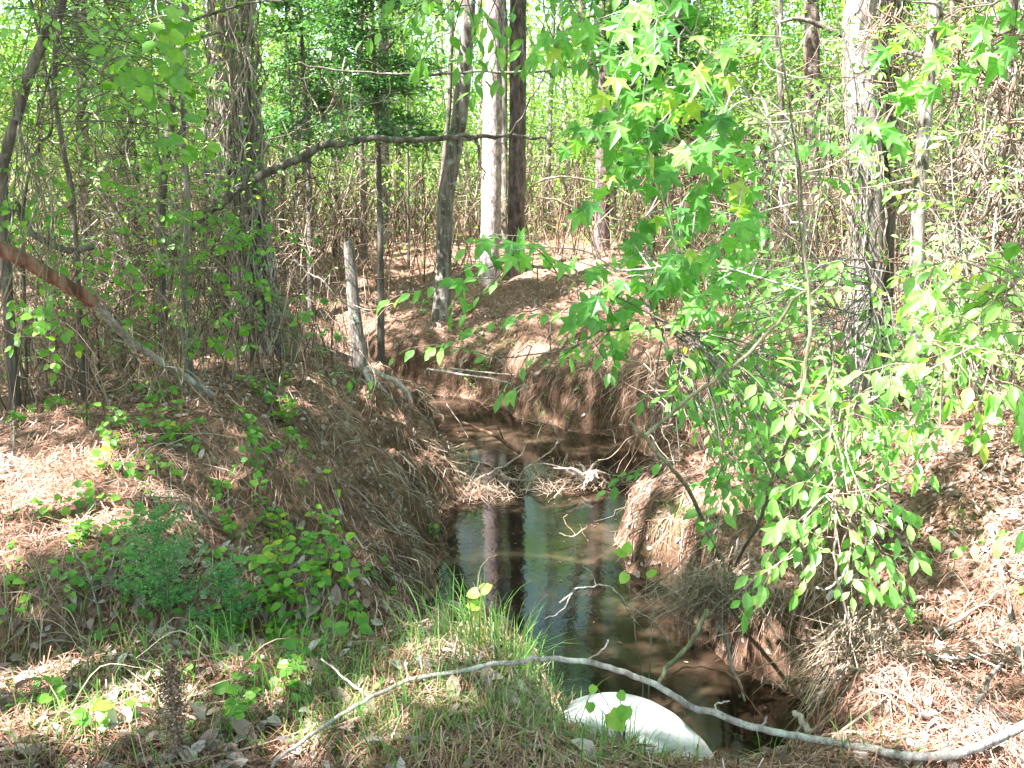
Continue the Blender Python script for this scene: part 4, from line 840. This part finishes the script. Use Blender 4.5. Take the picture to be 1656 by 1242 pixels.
for px, py, n, s_ in [(765,803,160,.18), (722,765,120,.2), (905,778,180,.18), (960,782,160,.15), (985,690,60,.15), (790,800,110,.2), (840,775,90,.2), (700,730,90,.15), (880,790,90,.15)]:
    c = onz(px, py, WL); A = c+R.normal(0, 1, (n, 3))*[s_, s_, .03]; A[:, 2] = np.maximum(H(A[:, 0], A[:, 1]), WL)+abs(R.normal(0, .04, n)); d = rdirs(n, .45)*R.uniform(.08, .45, (n, 1)); g.ribbons(A-d/2, A+[0, 0, .015]+R.normal(0, .015, (n, 3)), A+d/2, .0055, R.uniform(.05, .95, n))
tag(g.build('flood_debris', M_brush), 'twigs and straw matted on the debris dam across the creek', 'debris', kind='stuff')
stick('twig_in_water', 'forked thin twig standing out of the dark water below the dam', 'twig', [(905,862,8.2),(925,868,8.2),(945,856,8.2),(950,850,8.2)], None, .006, .003, B_vine, [([(930,866),(912,840),(918,832)],8.2,.004,.002),([(938,848),(945,866),(952,876)],8.2,.004,.002)])
stick('twig_in_water', 'long bare branched twig drooping over the dark water right of the grass clump', 'twig', [(905,975,5.),(930,955,5.1),(965,948,5.2),(990,950,5.2),(1010,975,5.1),(1050,1000,5),(1085,1045,5)], None, .006, .003, B_twig, [([(965,948),(955,925),(943,915)],5.2,.003,.002),([(1000,960),(1040,1020),(1065,1030)],5.1,.003,.002),([(930,955),(905,990),(880,1000)],5.1,.003,.002)])

# ------------------------------------------------------------------ clumps of flood straw hung on stems, sticks by the pipe
def straw_clump(label, px, py, D, n, sx, ln, down=1., a0=0):
    c = at(px, py, D); t = thing('flood_straw_clump', c, label, 'debris clump')
    g = Geo(); A = c+R.normal(0, 1, (n, 3))*sx; d = R.normal(0, 1, (n, 3))*[1, .7, .6]-[a0, 0, down]; d /= np.linalg.norm(d, axis=1)[:, None]; l = R.uniform(.3, 1., (n, 1))*ln
    g.ribbons(A-d*l*.25, A+d*l*.35+R.normal(0, .012, (n, 3)), A+d*l*.75-[0, 0, .02], .0032, R.uniform(.1, 1, n)); g.build('straw', M_brush, t, c)
    g = Geo()
    for k in range(14):
        q = c+R.normal(0, 1, 3)*sx; e = q+np.array([R.normal(0, .6)-a0*.5, R.normal(0, .4), -down*R.uniform(.5, 1.3)])*ln; g.tube(wob(smooth_path([q-(e-q)*.2, (q+e)/2, e], 4), .006), [.0045, .002], 5, .5)
    g.build('sticks', B_vine, t, c)
straw_clump('bundle of grey brown flood straw caught on shrub stems at the right bank', 1385, 1055, 3.6, 1000, np.array([.06,.06,.06]), .40, .9)
straw_clump('mat of flood straw combed downstream over the right bank edge', 1155, 955, 4.6, 1200, np.array([.11,.08,.05]), .3, .5, .7)
straw_clump('sparse bundle of flood straw low on the right by the pipe', 1400, 1140, 3.4, 500, np.array([.08,.05,.06]), .3, .8)
for nm, lab, L, D, r0, r1, bk in [
    ('leaning_stick', 'stout weathered stick leaning down to the water from the straw mat', [(1160,1010,4.5),(1180,1060,4.45),(1204,1130,4.4)], None, .011, .005, B_twig),
    ('leaning_stick', 'curved stick dipping from the straw mat toward the bent grey branch', [(1142,985,4.4),(1118,1035,4.3),(1080,1080,4.2),(1062,1106,4.1)], None, .012, .011, B_green),
    ('bent_reddish_twig', 'reddish twig arching over the dark water beside the stout stick', [(1075,1100,4.),(1110,1080,4.),(1150,1080,4),(1190,1100,4),(1225,1150,3.9),(1280,1205,3.8)], None, .004, .003, B_red),
    ('broken_stub', 'short white barked broken stub standing behind the grey branch', [(1316,1196,3.1),(1303,1172,3.15),(1284,1150,3.2)], None, .012, .010, B_bleach),
    ('pale_bare_stem', 'bleached bare stem rising in front of the oval leaves', [(1382,1040,3.6),(1360,960,3.55),(1350,900,3.5),(1352,850,3.5),(1350,800,3.5)], None, .005, .004, B_bleach),
    ('hooked_pale_stem', 'hooked pale twig curling under the oval leaves', [(1320,950,3.5),(1340,952,3.5),(1362,932,3.5),(1372,905,3.5),(1370,895,3.5)], None, .0045, .003, B_bleach),
    ('long_arched_vine', 'thin vine arching down to the straw bundle at the right', [(1225,975,3.9),(1260,1030,3.85),(1300,1065,3.8),(1340,1085,3.7),(1375,1110,3.6)], None, .004, .003, B_vine),
    ('bank_root', 'knotted root looping out of the bank behind the grey branch', [(1325,1020,3.9),(1314,1080,3.85),(1320,1120,3.8),(1305,1165,3.75)], None, .005, .004, B_vine),
    ('bank_root', 'pale root hanging left of the straw bundle', [(1390,1060,3.7),(1345,1085,3.65),(1325,1130,3.6),(1310,1185,3.5)], None, .006, .005, B_bleach),
    ('bank_root', 'pair of pale roots under the straw bundle', [(1368,1075,3.5),(1350,1120,3.45),(1338,1165,3.4),(1332,1215,3.3)], None, .007, .005, B_bleach)]:
    stick(nm, lab, nm.split('_')[-1], L, D, r0, r1, bk, sides=7)
stick('arched_grey_branch', 'long grey lichened branch arching low across the foreground', 'branch', [(440,1240,3.0),(475,1210,3.0),(550,1158,2.85),(650,1105,2.9),(750,1082,2.9),(830,1070,2.9),(880,1066,2.9),(950,1069,2.88),(1050,1102,2.8),(1130,1145,2.75),(1220,1175,2.7),(1330,1196,2.68),(1430,1214,2.65),(1500,1224,2.62),(1570,1213,2.6),(1630,1185,2.6),(1700,1150,2.6)], None, .0048, .013, B_twig,
      [([(600,1130),(560,1100),(520,1065)],2.85,.004,.003), ([(1150,1150),(1165,1138),(1180,1135)],2.75,.003,.002), ([(950,1068),(975,1050),(985,1035)],2.87,.003,.002), ([(1330,1195),(1355,1215),(1362,1240)],2.67,.005,.003), ([(1230,1176),(1240,1160)],2.7,.004,.003), ([(1500,1222),(1520,1190)],2.62,.005,.003)], 12, amp=.003, lift=.06)
stick('fallen_stick', 'thin grey stick lying on the straw at the bottom centre', 'stick', [(755,1186,2.75),(800,1196,2.72),(860,1207,2.7),(930,1220,2.66),(985,1245,2.6)], None, .004, .007, B_twig, sides=8, amp=.003, lift=.012)
stick('fallen_stick', 'bleached crooked stick at the bottom right beneath the grey branch', 'stick', [(1195,1245,2.85),(1230,1222,2.9),(1290,1205,3.0),(1330,1196,3.05)], None, .010, .007, B_bleach, sides=8, lift=.012)
for lab, L, r0, r1 in [('forked fallen limb on the sunlit straw near the right edge', [(1605,860),(1615,920),(1632,980),(1640,1040),(1656,1100)], .012, .008), ('dead branch slanting up the right bank', [(1500,1035),(1560,1000),(1610,960)], .009, .005), ('grey branch lying along the right bank below the dead branch', [(1430,1050),(1500,1070),(1560,1075),(1640,1060)], .008, .005), ('long dark branch lying down the sunlit bank at the far right', [(1660,1020),(1620,1080),(1580,1140),(1565,1195)], .009, .007), ('twiggy dark branch high on the right bank', [(1510,735),(1570,738),(1640,730)], .010, .006),
                       ('pale twig lying on the left bank', [(25,640),(20,700),(18,745)], .006, .004), ('thin twig lying on the sunlit straw at the left', [(0,880),(70,872),(140,860)], .005, .003), ('short pale broken stick on the left slope', [(305,825),(322,838),(340,853)], .007, .004), ('thin curved twig on the left slope above the gully', [(110,885),(135,920),(150,950),(160,1010)], .004, .003), ('orange twig curving down the slope beside the grass clump', [(595,935),(625,965),(650,1010),(662,1035)], .003, .002)]:
    Q = []
    for k, (px, py) in enumerate(L): q = ground(px, py); q = at(px, py, q[1]-.03); q[2] += .02; Q.append(q)
    P = wob(smooth_path(Q, 6), .006); g = Geo(); g.tube(P, [r0, r1], 8, .5, .12)
    for _ in range(3):
        s_ = P[R.integers(3, len(P)-2)]; e = s_+R.normal(0, .12, 3); e[2] = abs(e[2]-s_[2])+s_[2]; g.tube(np.array([s_, (s_+e)/2, e]), [r1*.6, r1*.3], 5, .5)
    tag(g.build('dead_twig', B_twig if 'dark' not in lab else B_dark, None, P[0]), lab, 'twig')

# ------------------------------------------------------------------ culvert pipe
def concrete():
    m, nt, o = mat('weathered white pipe'); v = coords(nt)
    col = ramp(nt, [(.3, (.18, .195, .20)), (.5, (.31, .32, .325)), (.75, (.42, .42, .41))], noise(nt, 6., v, 8, .65))
    d = ramp(nt, [(.54, (0, 0, 0)), (.66, (1, 1, 1))], noise(nt, 11., v, 8, .75)); col = mixc(nt, col, (.14, .11, .08), mixc(nt, d, (0., 0., 0.), .3))
    p = nd(nt, 'ShaderNodeBsdfPrincipled', Roughness=.75); nt.links.new(col, p.inputs['Base Color']); bump(nt, noise(nt, 40., v, 6), .4, .004, p.inputs['Normal']); nt.links.new(p.outputs[0], o.inputs[0]); return m
def pipe():
    r, th, Ln = .40, .05, 1.5; c = np.array([.43, 3.34, -.61]); ax = np.array([.50, .86, -.10]); ax /= np.linalg.norm(ax); sd = np.cross(ax, [0, 0, 1.]); sd /= np.linalg.norm(sd); up = np.cross(sd, ax)
    g = Geo(); n = 96; th_ = np.arange(n)*2*pi/n; prof = []
    for k in range(40): prof.append((-Ln+Ln*k/39*.985, r+.0035*math.sin(k*1.5)))
    prof += [(-.012, r), (-.003, r-.004), (0, r-.012), (0, r-th+.01), (-.01, r-th), (-.6, r-th), (-Ln, r-th)]
    V = []
    for k, (a, q) in enumerate(prof):
        chip = .02*np.exp(-((th_-1.02)/.06)**2)+.012*np.exp(-((th_-.95)/.03)**2)+.006*(vn(th_*9, th_*0, 3)-.5) if a > -.02 else 0
        V.append(c+ax*(a-np.asarray(chip)+0*th_)[:, None]+q*(np.cos(th_)[:, None]*sd+np.sin(th_)[:, None]*up))
    m_ = len(prof); i = np.arange(m_-1)[:, None]*n; j = np.arange(n)[None]; k = (j+1) % n
    g.add(np.concatenate(V), np.stack([i+j, i+k, i+n+k, i+n+j], -1).reshape(-1, 4), .5)
    tag(g.build('culvert_pipe', concrete(), None, c), 'white weathered end of a culvert pipe jutting from the near bank', 'pipe')
pipe()

# ------------------------------------------------------------------ small plants on the ground
def ground_pos(px, py):
    p = ground(px, py); return np.array([p[0], p[1], h1(p[0], p[1])])
def seedling(label, px, py, nl, spreadr, size, name='ground_vine', cat='plant', group=None, hgt=.08, tint=.5, tp=L_rd, lm=None):
    p = ground_pos(px, py); t = thing(name, p, label, cat, group); gw, gl = Geo(), Geo()
    for s_ in range(max(1, nl//4)):
        a = R.uniform(0, 2*pi); l = spreadr*R.uniform(.4, 1); e = p+[math.cos(a)*l, math.sin(a)*l, 0]; e[2] = h1(e[0], e[1])+hgt*R.uniform(.4, 1.3); m_ = (p+e)/2; m_[2] = h1(m_[0], m_[1])+hgt*.8
        spray(gw, gl, smooth_path([p-[0, 0, .01], m_, e], 4), tp, size, max(.02, l/4.2), r=.0015, droop=.25, face=.5, petiole=.012, tint=tint, tsd=.25)
    gw.build('stems', B_green, t, p); gl.build('leaves', lm or M_rd, t, p, smooth=False)
GV = [(180,580,14,.16,'ground vine with a column of round leaves under the fallen log'), (22,585,10,.14,'pale round leaved vine at the left border below the log'), (255,650,12,.16,'round leaved vine beside the lichened sapling foot'), (225,700,22,.24,'widest patch of round leaves on the middle of the left slope'),
      (290,725,10,.14,'round leaves right of the widest patch on the left slope'), (175,770,14,.18,'round leaves below the widest patch on the left slope'), (140,830,12,.14,'round leaves above the sunlit straw edge'), (125,880,14,.16,'dark round leaves left of the cedar seedling'), (460,680,8,.12,'bright low leaves near the lower tip of the log'),
      (440,735,3,.05,'lone bright leaf pair on the left slope'), (420,835,5,.08,'small leaves in the straw right of the left slope middle'), (455,885,8,.10,'three big round leaves above the yellow green plant'), (455,960,30,.20,'yellow green leafy plant on the left slope, the densest'), (525,930,14,.14,'round leaves right of the yellow green plant'),
      (560,990,14,.13,'round leaves at the lower right of the left slope'), (60,980,14,.22,'large round leaves at the left border above the gully'), (190,990,12,.18,'round leaves under the cedar seedling'), (395,1010,14,.18,'round leaves between the gully grass and the yellow green plant'), (500,1060,16,.2,'round leaves at the right mouth of the gully'),
      (90,1150,10,.09,'pale green leaves on the near straw at the left'), (395,1150,12,.12,'green leaves on the near shelf left of the arched branch'), (360,1195,6,.07,'low leaves at the bottom left of the near shelf'), (150,1215,5,.06,'few leaves at the very bottom left'), (500,1120,10,.12,'leaves beside the left end of the arched branch'), (30,690,8,.12,'round leaves at the left border in the straw'), (350,950,10,.16,'leaves in front of the small second cedar seedling'),
      (620,970,10,.1,'leafy runner on the edge of the steep bank'), (700,880,5,.05,'small green sprig on the brink of the left bank'), (1230,1010,5,.05,'leaves under the straw mat'), (640,945,6,.08,'green sprig hanging at the steep bank')]
for px, py, nl, sr, lab in GV: seedling(lab, px, py, nl, sr, .052 if py < 800 else .046, tint=.75 if 'yellow' in lab or 'pale' in lab or 'bright' in lab else .45, hgt=.1 if nl < 20 else .17)
for _ in range(80):
    px, py = [(R.uniform(0, 560), R.uniform(540, 1000)), (R.uniform(0, 620), R.uniform(1050, 1210)), (R.uniform(1440, 1650), R.uniform(740, 1200)), (R.uniform(560, 1050), R.uniform(440, 680))][R.choice(4, p=[.4, .2, .15, .25])]
    seedling('tiny green seedling sprouting from the pine straw', px, py, R.integers(4, 8), .06, .03, 'seedling', 'seedling', 'tiny seedlings in the pine straw', .05)
for _ in range(40):
    px, py = [(R.uniform(0, 620), R.uniform(830, 1060)), (R.uniform(150, 620), R.uniform(1060, 1120)), (R.uniform(0, 520), R.uniform(560, 800))][R.choice(3, p=[.5, .04, .46])]
    seedling('leafy ground vine spreading through the pine straw of the left slope', px, py, R.integers(8, 20), .17, .042, 'ground_vine', 'plant', 'small ground vines on the left slope', .12, R.uniform(.3, .7))
# heart shaped leaves before the pipe
p = ground_pos(1010, 1215); t = thing('heart_leaf_plant', p, 'plant with one large heart shaped leaf in front of the white pipe', 'plant'); gw, gl = Geo(), Geo()
for (x, y), s_, tn in [((985,1150),.075,.95), ((1012,1140),.055,.6), ((955,1135),.035,.6), ((1000,1118),.035,.7), ((962,1108),.03,.9)]:
    e = at(x, y, 2.78); gw.tube(smooth_path([p, (p+e)/2+[0, 0, .03], e], 4), .0013, 4, .5, caps=False); gl.leaves(L_rd, e[None], np.array([[R.normal(0, .6), -.2, -.8]]), np.array([[.1, -1, .75]]), s_, tn)
gw.build('stems', B_green, t, p); gl.build('leaves', M_rd, t, p, smooth=False)
# shoots standing at the water's edge
for lab, L, D, lv in [('slim green shoot with round leaves standing before the dark water', [(1040,1105),(1030,1040),(1018,960),(1012,895)], 3.7, [(1000,888),(1024,882),(1010,925)]), ('yellow green tendril shoot right of the round leaved shoot', [(1050,1090),(1052,1020),(1058,970),(1060,930)], 3.7, [(1060,930)]),
                      ('arching shoot with drooping leaves above the grass clump', [(770,1060),(776,990),(776,930),(786,905),(806,900)], 3.3, [(790,958),(770,960),(735,975)]), ('tall thread like shoot on the left slope by the bank edge', [(560,880),(548,830),(545,790),(530,765)], 5.2, [(532,765),(552,800),(545,830)])]:
    P = pxpath(L, D); b = P[0].copy(); t = thing('vine_shoot', b, lab, 'shoot'); g = Geo(); P = np.vstack([[b[0], b[1]-.02, min(h1(b[0], b[1]), b[2]-.05)], P]); g.tube(wob(P, .003), [.003, .0015], 5, .5); g.build('stem', B_green, t, b)
    g = Geo(); 
    for x, y in lv: e = at(x, y, D); q = P[np.argmin(np.linalg.norm(P-e, axis=1))]; g.leaves(L_rd, q[None], np.array([e-q+R.normal(0, .01, 3)]), np.array([[0, -.8, 1.]]), .05, .85)
    g.build('leaves', M_rd, t, b, smooth=False)

# cedar seedlings
def cedar(label, px, py, hh, D, n=44, w=.16):
    p = at(px, py, D); p[2] = h1(p[0], p[1]); t = thing('cedar_seedling', p, label, 'seedling'); P = smooth_path([p, p+[.01, 0, hh*.5], p+[0, 0, hh]], 5); g = Geo(); g.tube(P, [.005, .0015], 6, .5); g.build('stem', B_vine, t, p)
    gl = Geo()
    for k in range(n):
        f = R.uniform(.12, 1); q = p+[0, 0, hh*f]; a = R.uniform(0, 2*pi); L = w*(1.15-f*.8)*R.uniform(.5, 1.1); e = q+[math.cos(a)*L, math.sin(a)*L, L*R.uniform(.3, .9)]
        Q = smooth_path([q, (q+e)/2-[0, 0, .01], e], 8); m_ = 60; s_ = R.uniform(0, 1, m_); i = (s_*(len(Q)-1)).astype(int); B = Q[i]+R.normal(0, .008, (m_, 3)); ax = (e-q)/np.linalg.norm(e-q)+R.normal(0, .55, (m_, 3))
        gl.leaves(L_far, B, ax, rdirs(m_)+[0, 0, .6], R.uniform(.008, .018, m_), np.clip(R.normal(.5, .2, m_), 0, 1))
    gl.build('foliage', M_cedar, t, p, smooth=False)
cedar('blue green feathery cedar seedling on the near left, the taller of two', 272, 1000, .50, 3.95, 70, .30)
cedar('small feathery cedar seedling right of the taller one', 372, 1000, .34, 3.9, 40, .18)
cedar('bright fern like sprig over the far end of the water', 690, 615, .18, 12.3, 20, .3)
p = ground_pos(285, 1238); t = thing('dead_weed', p, 'dead brown weed stalk furred with dry seed heads at the bottom left', 'weed'); P = smooth_path([p-[0, 0, .05], at(283, 1180, p[1]), at(278, 1120, p[1]), at(276, 1078, p[1])], 5)
g = Geo(); g.tube(P, [.008, .003], 7, .5, .2); g.build('stalk', B_vine, t, p); g = Geo(); m_ = 2600; B = P[(R.uniform(0, 1, m_)**.8*(len(P)-1)).astype(int)]+R.normal(0, .018, (m_, 3)); g.leaves(L_dead, B, rdirs(m_), rdirs(m_), R.uniform(.004, .012, m_), R.uniform(0, .8, m_)); g.build('seed_heads', M_brush, t, p, smooth=False)

# grass
def blades(g, P, n, sp, ln, w, lean=.5, tint=.5):
    A = P+np.c_[R.normal(0, sp, (n, 2)), np.zeros(n)]; A[:, 2] = H(A[:, 0], A[:, 1])-.005; a = np.where(np.hypot(A[:, 0]-P[0], A[:, 1]-P[1]) > 0, np.arctan2(A[:, 1]-P[1], A[:, 0]-P[0]), 0)+R.normal(0, .7, n)
    l = ln*R.uniform(.35, 1.15, n); k = np.abs(R.normal(0, lean, n)); d = np.c_[np.cos(a)*k, np.sin(a)*k, np.ones(n)]; d /= np.linalg.norm(d, axis=1)[:, None]
    M = A+d*l[:, None]*.55; B = M+(d*[1, 1, .6]+np.c_[np.cos(a)*k*.6, np.sin(a)*k*.6, -k*.35])*l[:, None]*.45; tt = np.clip(R.normal(tint, .25, n), 0, 1)
    sd = rdirs(n); sd[:, 2] = 0; sd = sd/np.linalg.norm(sd, axis=1)[:, None]*(w/2)*R.uniform(.6, 1.3, (n, 1)); M1 = A*.45+M*.55+d*0; 
    V = np.stack([A-sd, A+sd, M-sd*.85, M+sd*.85, (M+B)/2+[0, 0, .012]-sd*.55, (M+B)/2+[0, 0, .012]+sd*.55, B], 1).reshape(-1, 3); i = np.arange(n)[:, None]*7
    g.V.append(V); g.T.append(np.repeat(tt, 7)); g.F.setdefault(4, []).append(np.concatenate([i+[[0, 1, 3, 2]], i+[[2, 3, 5, 4]]])+g.n); g.F.setdefault(3, []).append(i+[[4, 5, 6]]+g.n); g.n += 7*n
for lab, px, py, n, sp, ln, ln2 in [('large fountain of long green grass blades at the brink above the water', 800, 1062, 190, .09, .34, .42), ('grass clump left of the large fountain, in the shade', 700, 1060, 70, .08, .24, .4), ('grass clump right of the large fountain by the pipe', 880, 1085, 110, .09, .26, .6), ('grass tuft in front of the pipe at the bottom centre', 900, 1170, 150, .1, .2, .7), ('grass blades drooping over the lower edge of the pipe', 1000, 1215, 110, .1, .17, .5), ('grass tuft on the pipe shoulder at the bottom', 1080, 1225, 130, .12, .22, .7),
                               ('grass tuft at the bottom right of the pipe', 1180, 1235, 70, .07, .28, .5), ('grass tuft at the bottom centre left', 660, 1210, 70, .07, .22, .5), ('sparse grass tuft under the left end of the arched branch', 430, 1190, 50, .07, .22, .6), ('tall thin grass in the gully below the cedar seedlings', 320, 1085, 90, .16, .24, .35), ('grass tuft at the right mouth of the gully', 480, 1085, 90, .14, .24, .45), ('wispy grass in the gully at the far left', 90, 1080, 110, .16, .24, .6), ('bright grass on the tip of the right bank', 1090, 835, 90, .09, .16, .6), ('grass tuft right of the arched branch end', 1420, 1225, 40, .06, .16, .5)]:
    p = ground_pos(px, py); g = Geo(); blades(g, p, n, sp, ln, .0045, ln2, .55); o = g.build('grass_clump', M_grass, None, p, smooth=False); tag(o, lab, 'grass')
g = Geo()
for _ in range(300):
    px, py = [(R.uniform(520, 1000), R.uniform(1065, 1225)), (R.uniform(0, 620), R.uniform(1080, 1235)), (R.uniform(900, 1250), R.uniform(1190, 1240)), (R.uniform(1050, 1200), R.uniform(820, 870))][R.choice(4, p=[.5, .25, .2, .05])]
    blades(g, ground_pos(px, py), 18, .06, R.uniform(.08, .2), .003, .9, .5)
tag(g.build('short_grass', M_grass, smooth=False), 'short green grass growing over the near shelf of ground', 'grass', kind='stuff')
g = Geo()
for _ in range(60): 
    px, py = (R.uniform(560, 1020), R.uniform(1065, 1235)); blades(g, ground_pos(px, py), 22, .06, .12, .003, 1.3, .5)
for _ in range(24): blades(g, ground_pos(R.uniform(1060, 1300), R.uniform(820, 960)), 30, .08, .1, .0035, 1.2, .6)
tag(g.build('dry_grass', M_straw, smooth=False), 'dry tan grass matted on the near shelf and right bank tip', 'grass', kind='stuff')
#@@END
# ------------------------------------------------------------------ light
w = bpy.data.worlds.new('World'); sc.world = w; w.use_nodes = True; nt = w.node_tree
bg = nt.nodes['Background']; sky = nt.nodes.new('ShaderNodeTexSky'); sky.sky_type = 'NISHITA'; sky.sun_disc = False
sky.sun_elevation = EL; sky.sun_rotation = math.atan2(SUN[0], SUN[1]); sky.dust_density = 2.; sky.air_density = 1.
nt.links.new(sky.outputs[0], bg.inputs[0]); bg.inputs[1].default_value = .112
sl = bpy.data.lights.new('sun', 'SUN'); sl.energy = 5.; sl.angle = math.radians(.55); sl.color = (1, .95, .92)
so = bpy.data.objects.new('sun', sl); C.objects.link(so)
from mathutils import Vector
so.rotation_euler = Vector(-SUN).to_track_quat('-Z', 'Y').to_euler(); so.location = (-10, -6, 20)
sc.view_settings.view_transform = 'Standard'; sc.view_settings.look = 'None'; sc.view_settings.gamma = 1
sc.view_settings.exposure = 2.98
sc.cycles.max_bounces = 6; sc.cycles.transparent_max_bounces = 4
